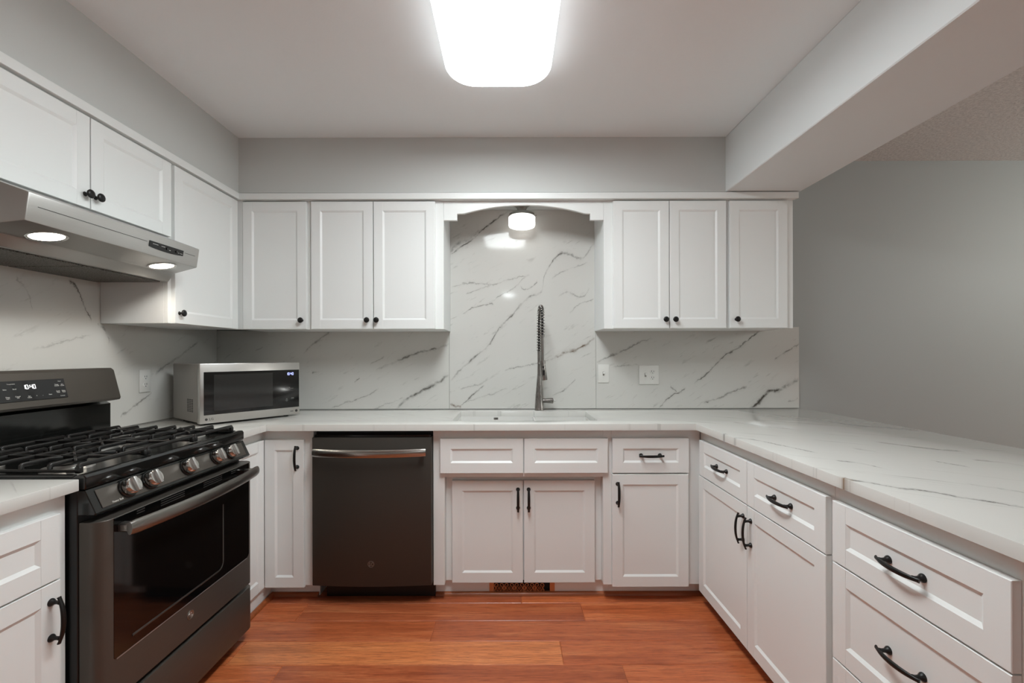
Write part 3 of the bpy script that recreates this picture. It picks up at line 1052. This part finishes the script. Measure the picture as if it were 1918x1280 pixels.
t = thing('base_cabinet', 'white peninsula base cabinet with two drawers above two doors', 'cabinet', (1.28, 1.84, 0))
obj('body', B().box(RF, 1.60, 1.3655, 2.33, .0905, .887, .001), 'cab', t)
for y0, y1, hy in ((1.8405, 2.300, 2.07), (1.3796, 1.8365, 1.608)):
    d = right_front(t, 'drawer', y0, y1, .662, .8375)
    handle(d, (RD + .0062, hy, .748), (0, 1, 0), (-1, 0, 0))
for y0, y1, hy in ((1.8405, 2.308, 1.866), (1.3796, 1.8365, 1.808)):
    d = right_front(t, 'door', y0, y1, .073, .6575)
    handle(d, (RD + .0002, hy, .558), (0, 0, 1), (-1, 0, 0))
obj('toe_kick', B().box(1.047, 1.06, 1.3655, 2.408, .0, .0900), 'cab', t)
t = thing('drawer_base_cabinet', 'white three-drawer base cabinet at the near end of the peninsula', 'cabinet', (1.28, 1.11, 0))
obj('body', B().box(RF, 1.60, .8515, 1.365, .0905, .887, .001), 'cab', t)
for z0, z1, hz in ((.6585, .836, .746), (.374, .654, .5147), (.075, .3695, .222)):
    d = right_front(t, 'drawer', .868, 1.351, z0, z1)
    handle(d, (RD + .0062, 1.11, hz), (0, 1, 0), (-1, 0, 0))
obj('toe_kick', B().box(1.047, 1.06, .8515, 1.365, .0, .0900), 'cab', t)

# near left cabinet beside the range
NF = -1.2535
t = thing('base_cabinet', 'white base cabinet in the left foreground, left of the range', 'cabinet', (-1.57, 1.03, 0))
obj('body', B().box(XL + .014, NF, .78, 1.281, .0905, .887, .001), 'cab', t)
d = obj('drawer', fr((NF + .0006, .80, .6625), (0, 1, 0), (1, 0, 0), 1.248 - .80, .8385 - .6625), 'cab', t)
handle(d, (NF + .0128, 1.000, .75), (0, 1, 0), (1, 0, 0))
d = obj('door', fr((NF + .0006, .80, .0867), (0, 1, 0), (1, 0, 0), 1.248 - .80, .658 - .0867), 'cab', t)
handle(d, (NF + .0196, 1.2215, .560), (0, 0, 1), (1, 0, 0))
obj('toe_kick', B().box(XL + .1, -1.33, .78, 1.281, .0, .0900), 'cab', t)

# ------------------------------------------------------------------ sink and faucet
t = thing('sink', 'white undermount double-bowl sink set into the countertop', 'sink', (.08, 2.6, .66))
b = B()
w = .010
zt = .8885
for x0, x1, y1 in ((-.3032, .1462, 2.8222), (.1502, .4632, 2.7842)):
    b.box(x0 - w, x0, 2.395 - w, y1 + w, .68, zt)
    b.box(x1, x1 + (w if x1 > .3 else .006), 2.395 - w, y1 + w, .68, zt if x1 > .3 else zt - .025)
    if x0 > 0:
        b.box(x0 - .006, x0, 2.395 - w, y1 + w, .68, zt - .025)
    b.box(x0, x1, 2.395 - w, 2.395, .68, zt)
    b.box(x0, x1, y1, y1 + w, .68, zt)
    b.box(x0 - w * .5, x1 + w * .5, 2.395 - w, y1 + w, .670, .68)
obj('basin', b, 'sink', t, smooth=False)
for x in (-.08, .31):
    obj('drain', B().lathe([(0, 0), (.045, 0), (.045, .003), (.036, .004), (.03, .001), (0, .001)], (x, 2.6, .6805), (0, 0, 1), 24), 'nickel', t)
b = B().box(-.101, -.074, 2.8202, 2.8221, .868, .881, .0008)
for k in range(3):
    b.box(-.097 + k * .0075, -.0925 + k * .0075, 2.8196, 2.8203, .871, .878)
obj('overflow_cover', b, 'gun', t, label='small dark overflow cover')

FX, FY = .1835, 2.858
t = thing('kitchen_faucet', 'gunmetal spring-neck kitchen faucet with pull-down sprayer behind the sink', 'faucet', (FX, FY, .922))
b = B()
b.lathe([(0, 0), (.030, 0), (.030, .004), (.0285, .007), (.024, .08), (.018, .15), (.0130, .205), (.0105, .23), (.0095, .30), (.0095, .372), (0, .372)], (FX, FY, .922), (0, 0, 1), 28)
obj('body', b, 'gun', t, angle=45)
b = B()
arc = []
# hose path: up from the column, over toward the room, down to the sprayer
H0, HT = 1.29, 1.470
YS = 2.640
for i in range(13):
    arc.append((FX, FY, H0 + (HT - H0) * i / 12))
r_ = (FY - YS) / 2
for i in range(1, 25):
    a = math.pi * i / 24
    arc.append((FX + .0055 * i / 24, FY - r_ + r_ * math.cos(a), HT + .088 * math.sin(a)))
for i in range(1, 6):
    arc.append((FX + .0055, YS, HT - .085 * i / 5))
b.tube(arc, .0065, 10, up=(1, 0, 0))
obj('hose', b, 'black', t, angle=60)
# coil spring around the hose
pa = [Vector(p) for p in arc]
cum = [0]
for p, q in zip(pa, pa[1:]):
    cum.append(cum[-1] + (q - p).length)
pts = []
turns = 34
for i in range(turns * 14 + 1):
    s = cum[-1] * i / (turns * 14)
    k = max(j for j in range(len(cum)) if cum[j] <= s + 1e-9)
    k = min(k, len(pa) - 2)
    f_ = (s - cum[k]) / max(1e-9, cum[k + 1] - cum[k])
    p = pa[k].lerp(pa[k + 1], f_)
    tan = (pa[k + 1] - pa[k]).normalized()
    e1 = Vector((1, 0, 0))
    e2 = tan.cross(e1).normalized()
    a = 2 * math.pi * turns * i / (turns * 14)
    pts.append(p + (e1 * math.cos(a) + e2 * math.sin(a)) * .0125)
obj('spring', B().tube(pts, .0021, 6, up=(.3, .5, .8)), 'gun', t, angle=60)
b = B()
sx = FX + .0055
b.lathe([(0, .15), (.012, .15), (.012, .162), (0, .162)], (sx, YS, 1.222), (0, 0, 1), 16)
b.lathe([(0, 0), (.0095, 0), (.0085, .15), (0, .15)], (sx, YS, 1.222), (0, 0, 1), 16)
b.lathe([(0, -.100), (.0165, -.100), (.0175, -.095), (.015, -.04), (.013, -.005), (.0165, -.004), (.0165, .014), (.010, .016), (0, .016)], (sx + .001, YS, 1.222), (-.11, 0, 1), 20)
sp = obj('sprayer', b, 'gun', t, angle=45)
b = B()
b.lathe([(0, 0), (.0055, 0), (.0055, .002), (0, .0025)], (sx + .0035, YS - .0135, 1.199), (0, -1, 0), 14)
b.obox((sx + .0065, YS - .0150, 1.166), (1, 0, 0), (0, 1, 0), (0, 0, 1), .0065, .0022, .0155, .002)
obj('spray_button', b, 'black', sp, label='black spray buttons')
b = B()
b.tube([(FX, FY - .004, 1.217), (sx, YS + .016, 1.217)], .006, 10, up=(0, 0, 1))
obj('docking_arm', b, 'gun', t)
b = B()
b.lathe([(0, 0), (.013, 0), (.0135, .02), (.017, .072), (.0165, .076), (0, .076)], (FX + .012, FY, .981), (1, 0, 0), 20)
b.tube([(FX + .07, FY, .983), (FX + .103, FY - .004, .983)], .0042, 10, up=(0, 0, 1))
obj('lever', b, 'gun', t, angle=45)

# ------------------------------------------------------------------ gas range
RY0, RY1 = 1.2885, 2.058
RC = (RY0 + RY1) / 2
t = thing('gas_range', 'dark slate freestanding gas range with five burners and front knobs', 'range', (-1.55, RC, 0))
obj('body', B().box(-1.855, -1.226, RY0, RY1, .055, .889, .002), 'black', t)
for x in (-1.80, -1.27):
    for y in (RY0 + .05, RY1 - .05):
        obj('foot', B().lathe([(0, 0), (.018, 0), (.014, .01), (.01, .054), (0, .054)], (x, y, .0), (0, 0, 1), 14), 'black', t)
# cooktop tray
b = B()
b.prism([(-1.800, .8895), (-1.207, .8895), (-1.2035, .896), (-1.2035, .924), (-1.209, .931), (-1.225, .932), (-1.245, .924), (-1.80, .924)], 1, RY0 + .001, RY1 - .001, .002)
b.box(-1.80, -1.24, RY0 + .001, RY0 + .016, .9238, .931, .002)
b.box(-1.80, -1.24, RY1 - .016, RY1 - .001, .9238, .931, .002)
obj('cooktop', b, 'black_gloss', t, angle=30)
# burners
for bx, by, r in ((-1.37, RC - .265, .045), (-1.64, RC - .265, .036), (-1.505, RC, .05), (-1.37, RC + .265, .042), (-1.64, RC + .265, .034)):
    q = obj('burner_base', B().lathe([(0, 0), (r * 1.45, 0), (r * 1.35, .004), (r * 1.02, .006), (r, .014), (0, .014)], (bx, by, .924), (0, 0, 1), 28), 'steel', t, angle=40)
    obj('burner_cap', B().lathe([(0, 0), (r * .98, 0), (r, .004), (r * .9, .008), (0, .009)], (bx, by, .938), (0, 0, 1), 28), 'iron', q, angle=40)
# three grates
for y0, y1 in ((RY0 + .020, RC - .119), (RC - .116, RC + .116), (RC + .119, RY1 - .020)):
    b = B()
    zt = .966
    n_b = 7
    for i in range(n_b):
        x = -1.748 + i * (.502 / (n_b - 1))
        edge = i in (0, n_b - 1)
        hw2 = .0052 if edge else .0042
        b.prism([(y0, .936), (y0 + .010, .936), (y0 + .012, .9475), (y1 - .012, .9475), (y1 - .010, .936), (y1, .936),
                 (y1 - .001, .954), (y1 - .008, .9595), (y0 + .008, .9595), (y0 + .001, .954)], 0, x - hw2, x + hw2, .0012)
    for y in (y0 + .005, y1 - .005):
        b.box(-1.752, -1.242, y - .005, y + .005, .9335, .942, .0015)
    ym = (y0 + y1) / 2
    b.box(-1.748, -1.246, ym - .0035, ym + .0035, .9485, .9585, .001)
    for xb in ((-1.37, -1.64) if abs(ym - RC) > .05 else (-1.505,)):
        for k in range(4):
            a = math.radians(45 + 90 * k)
            dv = Vector((math.cos(a), math.sin(a), 0))
            b.obox(Vector((xb, ym, .954)) + dv * .062, dv, (-dv.y, dv.x, 0), (0, 0, 1), .036, .0036, .0048, .001)
    for fx in (-1.748, -1.246):
        for y in (y0 + .006, y1 - .006):
            b.box(fx - .008, fx + .008, y - .007, y + .007, .9312, .950, .002)
    obj('grate', b, 'iron', t, angle=45)
# slanted fascia with knobs
b = B()
b.prism([(-1.245, .887), (-1.207, .887), (-1.176, .822), (-1.180, .816), (-1.245, .816)], 1, RY0 + .002, RY1 - .002, .002)
fa = obj('control_fascia', b, 'black_gloss', t, angle=30)
fn = Vector((.065, 0, .031)).normalized()      # outward normal of the slanted face
fu = Vector((-.031, 0, .065)).normalized()
fc = Vector((-1.1915, 0, .8545))
b = B()
b.obox(fc + Vector((0, RC, 0)) + fn * .0012, (0, 1, 0), fu, fn, .358, .0285, .0014, .0012)
obj('fascia_plate', b, 'slate_y', fa)
text_mesh('printed_label', 'Power Boil', .0085, fc + Vector((0, RC - .305, 0)) + fn * .0028 - fu * .022, (0, 1, 0), fu, 'print', fa)
for dy in (-.26, -.172, 0, .165, .253):
    c = fc + Vector((0, RC + dy, .004)) + fn * .0026
    b = B()
    b.lathe([(0, 0), (.031, 0), (.031, .003), (.0285, .006), (0, .006)], c, fn, 28)
    k = obj('control_knob', b, 'black_gloss', t, angle=40, label='round black and chrome burner knob')
    b = B()
    b.lathe([(.0245, .006), (.0265, .008), (.0255, .026), (.0235, .0285), (.0215, .0285)], c, fn, 28)
    obj('chrome_ring', b, 'chrome', k, angle=40)
    b = B()
    b.lathe([(0, .0255), (.0215, .0255), (.0215, .0275), (0, .0275)], c, fn, 28)
    b.obox(c + fn * .030, (0, 1, 0), fu, fn, .0065, .0235, .008, .003, 2)
    obj('grip', b, 'steel', k, angle=40)
# oven door
b = B()
plan = [(-1.2245, RY0 + .003), (-1.2245, RY1 - .003)]
DX = -1.160
side = []
for i in range(9):
    a = math.pi / 2 * i / 8
    side.append((-1.197 + (DX + 1.197) * math.sin(a), RY1 - .003 - .036 * (1 - math.cos(a))))
plan += side
plan += [(x, RY0 + RY1 - y) for x, y in reversed(side)]
b.prism(plan, 2, .256, .795, .0015)
dr = obj('oven_door', b, 'slate_y', t, angle=30)
b = B()
# dark glass: front face with rounded lower corners
gl = []
gy0, gy1, gz0, gz1 = RY0 + .041, RY1 - .041, .380, .793
cr = .02
for cy, cz, a0 in ((gy1 - cr, gz0 + cr, -90), ):
    for i in range(7):
        a = math.radians(a0 + 15 * i)
        gl.append((cy + cr * math.cos(a), cz + cr * math.sin(a)))
gl += [(gy1, gz1), (gy0, gz1)]
for i in range(7):
    a = math.radians(180 + 15 * i)
    gl.append((gy0 + .006 + .006 * math.cos(a), gz0 + .006 + .006 * math.sin(a)))
b.prism(gl, 0, DX - .004, DX + .0012, .0006)
gw = obj('door_glass', b, 'glass_black', dr, angle=30, label='black glass window')
# window outline behind the glass (inner cavity edges, right and bottom), and trim bead under the glass
b = B()
wy0, wy1, wz0, wz1 = 1.394, 1.836, .413, .67
ring = [(DX + .0013, wy1, wz1)]
for i in range(7):
    a = math.radians(-15 * i)
    ring.append((DX + .0013, wy1 - .03 + .03 * math.cos(a), wz0 + .03 + .03 * math.sin(a)))
ring.append((DX + .0013, wy0, wz0))
b.tube(ring, [.0035] * 8 + [.0045], 8, up=(1, 0, 0), flat=.25)
obj('window_border', b, principled('smoked_border', srgb(58, 57, 55), 0.2)[0], dr, label='grey edge line of the oven window')
b = B()
b.box(DX + .0005, DX + .0022, gy0 + .008, gy1 - .018, gz0 - .0032, gz0 - .0006)
obj('trim_bead', b, 'steel', dr)
# vent slots at the top of the door
slot_mat = principled('slot_edge', srgb(70, 68, 66), 0.35, 0.4)[0]
for y0, y1 in ((RC - .262, RC - .232), (RC - .165, RC - .055), (RC + .045, RC + .155), (RC + .215, RC + .245)):
    b = B()
    for z in (.7870, .7795, .7720):
        if y1 - y0 < .05 and z < .775:
            continue
        b.box(DX + .0010, DX + .0022, y0, y1, z - .0014, z + .0014)
    obj('vent_slot_row', b, slot_mat, dr)
b = B()
path, rad = [], []
for i in range(33):
    s = -1 + 2 * i / 32
    path.append((-1.118 + .028 * (1 - s * s), RC + s * .338, .7625))
    rad.append(.0215 if abs(s) < .985 else .019)
b.tube(path, rad, 16, up=(1, 0, 0), flat=.5)
for s in (-1, 1):
    b.box(DX - .001, -1.112, RC + s * .318 - .014, RC + s * .318 + .014, .749, .774, .004)
obj('handle', b, 'steel_dark', dr, angle=40, label='long bowed stainless bar handle')
badge(dr, (DX + .0002, RC - .025, .331), (1, 0, 0), (0, 1, 0), .0165)
b = B()
b.prism([(x, y) for x, y in plan], 2, .055, .2395, .003, 2)
obj('warming_drawer', b, 'slate_y', t, angle=30)
# back guard
b = B()
b.prism([(-1.8565, .890), (-1.795, .890), (-1.795, 1.058), (-1.8565, 1.09)], 1, RY0 + .012, RY1 - .012, .004, 2)
obj('riser', b, 'black_gloss', t, angle=30)
b = B()
b.prism([(-1.8565, 1.0905), (-1.782, 1.070), (-1.757, 1.075), (-1.7535, 1.084), (-1.785, 1.207), (-1.796, 1.216), (-1.8565, 1.216)], 1, RY0 - .004, RY1 - .002, .010, 4)
bg = obj('backguard', b, 'slate_y', t, angle=30)
pn = Vector((.123, 0, .0315)).normalized()
pu = Vector((-.0315, 0, .123)).normalized()
pc = Vector((-1.7685, RC, 1.143))
b = B()
b.obox(pc + pn * .0008, (0, 1, 0), pu, pn, .137, .0385, .0014, .001)
dp = obj('display_panel', b, 'glass_black', bg, label='black touch control panel')
b = B()
seg_digits(b, '10:40', pc + pn * .0024 - Vector((0, .021, 0)) + pu * .0065, (0, 1, 0), pu, .0145)
obj('clock_digits', b, 'digits', dp if False else bg, label='lit digits reading 10:40')


def ptxt(s, dy, du, size=.0062):
    text_mesh('printed_label', s, size, pc + pn * .0024 + Vector((0, dy, 0)) + pu * du, (0, 1, 0), pu, 'print', bg, .0002)


ptxt('Temperature', -.058, .027, .005)
ptxt('Broil', -.05, .008)
ptxt('Bake', -.082, .008)
ptxt('Cancel\nOff', -.045, -.022)
ptxt('Oven\nLight', -.078, -.022)
ptxt('Set\nClock', -.006, -.024)
ptxt('+', .020, -.022, .008)
ptxt('-', .042, -.022, .008)
ptxt('Start', .070, -.021)
ptxt('Timer', .116, .028, .005)
ptxt('Timer\nOn/Off', .102, .013)
ptxt('Set\nClock', .124, .013)
ptxt('Cook\nTime', .102, -.013)
ptxt('Delay\nTime', .124, -.013)
ptxt('Controls', .116, -.030, .005)

# ------------------------------------------------------------------ range hood
t = thing('range_hood', 'stainless steel under-cabinet range hood with two lit lamps', 'range hood', (-1.65, 1.69, 1.6085))
HY0, HY1 = 1.30, 2.092
prof = lambda y0, y1: None
b = B()
# outline at the two ends tapers in plan toward the front
secs = [(-1.8865, 0.0), (-1.569, 0.0), (-1.54, .004), (-1.417, .030), (-1.405, .030), (-1.56, .0)]
zs = [1.6085, 1.6085, 1.645, 1.668, 1.7515, 1.8085]
L0 = [(x, HY0 + o_, z) for (x, o_), z in zip(secs, zs)] + [(-1.8865, HY0, 1.8085)]
L1 = [(x, HY1 - o_, z) for (x, o_), z in zip(secs, zs)] + [(-1.8865, HY1, 1.8085)]
v0 = [b.bm.verts.new(p) for p in L0]
v1 = [b.bm.verts.new(p) for p in L1]
k = len(v0)
for i in range(k):
    b.bm.faces.new((v0[i], v0[(i + 1) % k], v1[(i + 1) % k], v1[i]))
b.bm.faces.new(v0)
b.bm.faces.new(list(reversed(v1)))
bmesh.ops.recalc_face_normals(b.bm, faces=b.bm.faces[:])
bmesh.ops.bevel(b.bm, geom=b.bm.edges[:], offset=.004, segments=2, affect='EDGES', profile=.5)
hood = obj('canopy', b, 'steel', t, angle=30)
for y0, y1 in ((HY0 + .03, 1.688), (1.694, HY1 - .03)):
    fl = obj('grease_filter', B().box(-1.868, -1.585, y0, y1, 1.6035, 1.6082, .001), 'mesh', t, label='grey mesh grease filter')
sl = Vector((-.123, 0, -.023)).normalized()       # down the lamp strip toward the wall
sn = Vector((.023, 0, -.123)).normalized()        # outward (down)
for y in (1.462, 1.945):
    c = Vector((-1.487, y, 1.655)) + sn * .0005
    b = B()
    b.lathe([(.043, .0005), (.052, .0005), (.052, .003), (.049, .004), (.044, .0022), (.043, .0005)], c, sn, 28)
    l = obj('lamp_bezel', b, 'chrome', t, angle=40)
    obj('lamp_lens', B().lathe([(0, .0006), (.0425, .0006), (.0425, .0016), (0, .0024)], c, sn, 28), 'hood_lamp', l, label='lit warm white lamp lens')
    light('hood_lamp', 'SPOT', c + sn * .012, 2.6, (1, .9, .78), (0, 0, 0), spot_size=math.radians(150), spot_blend=.6, shadow_soft_size=.03)
# control strip on the front face
hn = Vector((.0835, 0, -.012)).normalized()
hu = Vector((.012, 0, .0835)).normalized()
fcen = Vector((-1.411, 0, 1.7098))
b = B()
pts2 = []
for i in range(13):
    s = -1 + i / 6
    pts2.append((s, -1 + .35 * s * s))
outl = [(-1, .85)] + [(x, y) for x, y in pts2] + [(1, .85)]
for dz in (0, 1):
    pass
cy, hw_, hh_ = 1.872, .092, .0155
v0 = [b.bm.verts.new(fcen + Vector((0, cy + x * hw_, 0)) + hu * (y * hh_) + hn * -.001) for x, y in outl]
v1 = [b.bm.verts.new(fcen + Vector((0, cy + x * hw_, 0)) + hu * (y * hh_) + hn * .0022) for x, y in outl]
for i in range(len(v0)):
    j = (i + 1) % len(v0)
    b.bm.faces.new((v0[i], v0[j], v1[j], v1[i]))
b.bm.faces.new(v0)
b.bm.faces.new(list(reversed(v1)))
cp = obj('control_plate', b, 'black', hood, label='black control plate with two buttons')
for dy in (-.002, .05):
    b = B()
    b.lathe([(0, 0), (.0052, 0), (.0052, .004), (.0045, .005), (0, .005)], fcen + Vector((0, cy + dy, 0)) + hn * .0022, hn, 14)
    obj('push_button', b, 'black_gloss', hood)
for y, w_ in ((cy - .062, .014), (cy - .022, .010), (cy + .08, .006), (cy + .015, .004), (cy + .065, .003)):
    b = B()
    b.obox(fcen + Vector((0, y, 0)) + hn * .0024 + hu * (.004 if w_ > .008 else -.003), (0, 1, 0), hu, hn, w_, .0008, .0002)
    obj('control_marking', b, 'print', hood)
for gy_, gl_ in ((1.565, .205), (2.006, .032)):
    b = B()
    b.obox(fcen + Vector((0, gy_, 0)) + hn * .0003 + hu * .006, (0, 1, 0), hu, hn, gl_, .0008, .0005)
    obj('pressed_groove', b, 'black', hood)

# ------------------------------------------------------------------ microwave (turned in the corner)
O = Vector((-1.521, 2.230, .922))
fx = Vector((.60, .80, 0))
bn = Vector((-.80, .60, 0))       # toward the back
zz = Vector((0, 0, 1))
t = thing('microwave', 'stainless countertop microwave turned across the left corner', 'microwave', O + fx * .25 + bn * .19)
MW, MH, MD = .505, .296, .385


def mb(b, a0, a1, d0, d1, z0, z1, bev=0.0, seg=1):
    c = O + fx * ((a0 + a1) / 2) + bn * ((d0 + d1) / 2) + zz * ((z0 + z1) / 2)
    return b.obox(c, fx, bn, zz, (a1 - a0) / 2, (d1 - d0) / 2, (z1 - z0) / 2, bev, seg)


obj('body', mb(B(), .006, MW - .004, .036, MD, .012, .306, .003), 'mw_side', t)
for a in (.05, MW - .05):
    for d_ in (.06, MD - .05):
        obj('foot', B().lathe([(0, 0), (.013, 0), (.015, .012), (0, .012)], O + fx * a + bn * d_, (0, 0, 1), 14), 'black', t)
dm = obj('door', mb(B(), 0, MW, 0, .034, .010, .308, .003, 2), 'steel_mw', t)
b = mb(B(), .017, MW - .004, -.0015, .004, .052, .266, .0006)
gm = obj('door_glass', b, 'glass_black', dm, label='black glass front')
b = mb(B(), .062, .352, -.0019, -.0012, .070, .252, .0)
obj('window_screen', b, principled('smoked_window', srgb(36, 36, 35), 0.08, 0, 0.6)[0], dm, label='smoked viewing window')
text_mesh('maker_mark', 'LG', .017, O + fx * .050 + zz * .0305 - bn * .0006, fx, zz, 'print_dark', dm)
b = B()
b.lathe([(0, 0), (.0062, 0), (.0062, .0008), (0, .0008)], O + fx * .028 + zz * .0305, -bn, 20)
obj('maker_mark', b, 'print_dark', dm)
b = B()
seg_digits(b, '10:40', O + fx * .428 + zz * .237 - bn * .0017, fx, zz, .013)
obj('clock_digits', b, 'digits_blue', dm, label='blue lit digits reading 10:40')
dim = principled('dim_print', srgb(110, 112, 110), .5)[0]
for q in ((.420, .468, .160, .1615), (.438, .448, .164, .167), (.424, .434, .089, .0905), (.422, .436, .094, .0965), (.425, .433, .100, .104), (.452, .470, .099, .1005), (.454, .470, .104, .1085)):
    obj('touch_marking', mb(B(), q[0], q[1], -.0018, -.0014, q[2], q[3]), dim, dm)
b = mb(B(), .450, .468, -.0004, .0004, .0285, .0315)
b.lathe([(.0055, 0), (.0075, 0), (.0075, .0008), (.0055, .0008)], O + fx * .485 + zz * .031 - bn * .0002, -bn, 20)
obj('sticker', b, 'print_dark', dm)
b = B()
for i in range(3):
    for j in range(8):
        c = O + fx * .0058 + bn * (.115 + i * .028 + .0) + zz * (.064 + j * .0085)
        b.obox(c, fx, bn, zz, .0006, .009, .0022)
obj('side_vent', b, 'slot', t, label='rows of dark vent slots')

# ------------------------------------------------------------------ outlets and switches


def plate_back(label, x0, x1, z0, z1, name, parts):
    t = thing(name, label, 'outlet' if 'outlet' in name else 'switch', ((x0 + x1) / 2, YB - SLAB, (z0 + z1) / 2))
    obj('cover_plate', B().box(x0, x1, YB - SLAB - .0060, YB - SLAB - .0001, z0, z1, .0022, 2), 'plastic', t)
    parts(t, (x0 + x1) / 2, (z0 + z1) / 2, YB - SLAB - .006)
    return t


def receptacle(t, o, r, up, n):
    """duplex: two faces with slots; o = centre on the plate surface"""
    o, r, up, n = Vector(o), Vector(r), Vector(up), Vector(n)
    for s in (-1, 1):
        c = o + up * s * .0195
        b = B()
        x, y, _ = basis(n)
        b.lathe([(0, 0), (.0165, 0), (.0165, .0012), (.0155, .002), (0, .002)], c, n, 24, 1.0, .86)
        q = obj('receptacle', b, 'plastic', t, angle=40)
        b = B()
        b.obox(c + n * .002 - r * .0062 + up * .0035, r, up, n, .0013, .0046, .0004)
        b.obox(c + n * .002 + r * .0062 + up * .0035, r, up, n, .0013, .0038, .0004)
        b.lathe([(0, 0), (.0026, 0), (.0026, .0005), (0, .0005)], c + n * .0019 - up * .0075, n, 12)
        obj('slot', b, 'slot', q)
    obj('screw', B().lathe([(0, 0), (.003, 0), (.0025, .0012), (0, .0014)], o, n, 12), 'plastic', t)


def toggle(t, x, z, y):
    obj('toggle_frame', B().box(x - .0055, x + .0055, y - .0012, y + .001, z - .0125, z + .0125), 'nickel', t)
    obj('toggle', B().obox((x, y - .006, z + .003), (1, 0, 0), (0, -.8, .6), (0, .6, .8), .0038, .0045, .0075, .001), 'plastic', t)
    for s in (-1, 1):
        obj('screw', B().lathe([(0, 0), (.003, 0), (.0025, .0012), (0, .0014)], (x, y, z + s * .030), (0, -1, 0), 12), 'plastic', t)


plate_back('single white switch plate at the left edge of the right-hand marble slab', .567, .638, 1.0895, 1.2067, 'light_switch', lambda t, x, z, y: toggle(t, x, z, y))


def combo(t, x, z, y):
    toggle(t, x - .023, z, y)
    receptacle(t, (x + .023, y, z), (1, 0, 0), (0, 0, 1), (0, -1, 0))


plate_back('wide white double plate with a switch and an outlet', .8313, .9578, 1.0775, 1.2005, 'power_outlet', combo)
t = thing('power_outlet', 'white outlet plate on the left wall between range and microwave', 'outlet', (XL + SLAB, 2.348, 1.14))
obj('cover_plate', B().box(XL + SLAB + .0001, XL + SLAB + .006, 2.313, 2.384, 1.082, 1.198, .0022, 2), 'plastic', t)
receptacle(t, (XL + SLAB + .006, 2.3485, 1.14), (0, -1, 0), (0, 0, 1), (1, 0, 0))

# ------------------------------------------------------------------ lamps


def rrect(x0, x1, y0, y1, r, k=8):
    out = []
    for cx, cy, a0 in ((x1 - r, y1 - r, 0), (x0 + r, y1 - r, 90), (x0 + r, y0 + r, 180), (x1 - r, y0 + r, 270)):
        for i in range(k + 1):
            a = math.radians(a0 + 90 * i / k)
            out.append((cx + r * math.cos(a), cy + r * math.sin(a)))
    return out


t = thing('ceiling_light', 'large white rounded rectangular ceiling light, lit', 'ceiling light', (-.045, 1.42, ZC))
obj('mounting_pan', B().prism(rrect(-.258, .168, .841, 2.002, .12), 2, ZC - .04, ZC - .0005), 'plastic', t)
b, b2 = B(), B()


def ring_of(bb, off, z):
    return [bb.bm.verts.new((x, y, z)) for x, y in rrect(-.264 + off, .174 - off, .835 + off, 2.008 - off, .125 - off)]


RIM = ((.004, ZC - .0405), (0, ZC - .046), (0, ZC - .058), (.006, ZC - .067), (.014, ZC - .073))
LENS = ((.014, ZC - .073), (.026, ZC - .0772), (.05, ZC - .0795), (.08, ZC - .080))
for bb, prof_ in ((b, RIM), (b2, LENS)):
    rings = [ring_of(bb, *q) for q in prof_]
    for a, c in zip(rings, rings[1:]):
        for i in range(len(a)):
            j = (i + 1) % len(a)
            bb.bm.faces.new((a[i], a[j], c[j], c[i]))
    bb.bm.faces.new(rings[-1] if bb is b2 else list(reversed(rings[0])))
obj('diffuser', b2, 'lamp', t, angle=60, label='glowing white acrylic diffuser')
obj('diffuser_rim', b, 'lamp_rim', t, angle=60, label='softly lit rounded rim')

LX, LY = .076, 2.815
t = thing('sink_light', 'small lit drum ceiling lamp behind the arched valance', 'ceiling light', (LX, LY, SOF))
obj('canopy', B().lathe([(0, 0), (.060, 0), (.060, .004), (.050, .010), (.034, .022), (.026, .040), (.0255, .060), (0, .060)], (LX, LY, SOF - .0005), (0, 0, -1), 28), 'nickel', t, angle=40)
obj('glass_holder', B().lathe([(0, .0595), (.070, .0595), (.078, .064), (.078, .078), (0, .078)], (LX, LY, SOF), (0, 0, -1), 32), 'nickel', t, angle=40)
obj('glass_shade', B().lathe([(0, .0785), (.076, .0785), (.0825, .084), (.0825, .132), (.079, .141), (.072, .144), (0, .144)], (LX, LY, SOF), (0, 0, -1), 36), 'alabaster', t, angle=50, label='lit alabaster glass drum')
b = B()
b.lathe([(0, 0), (.0028, 0), (.0028, .010), (.0042, .0105), (.0042, .014), (0, .014)], (LX + .0775, LY, SOF - .071), (1, 0, 0), 10)
obj('thumb_screw', b, 'nickel', t)
b = B()
for s in (-1, 1):
    b.lathe([(0, 0), (.0048, 0), (.004, .004), (0, .005)], (LX + s * .056, LY, SOF - .004), (0, 0, -1), 12)
obj('canopy_screw', b, 'black', t)
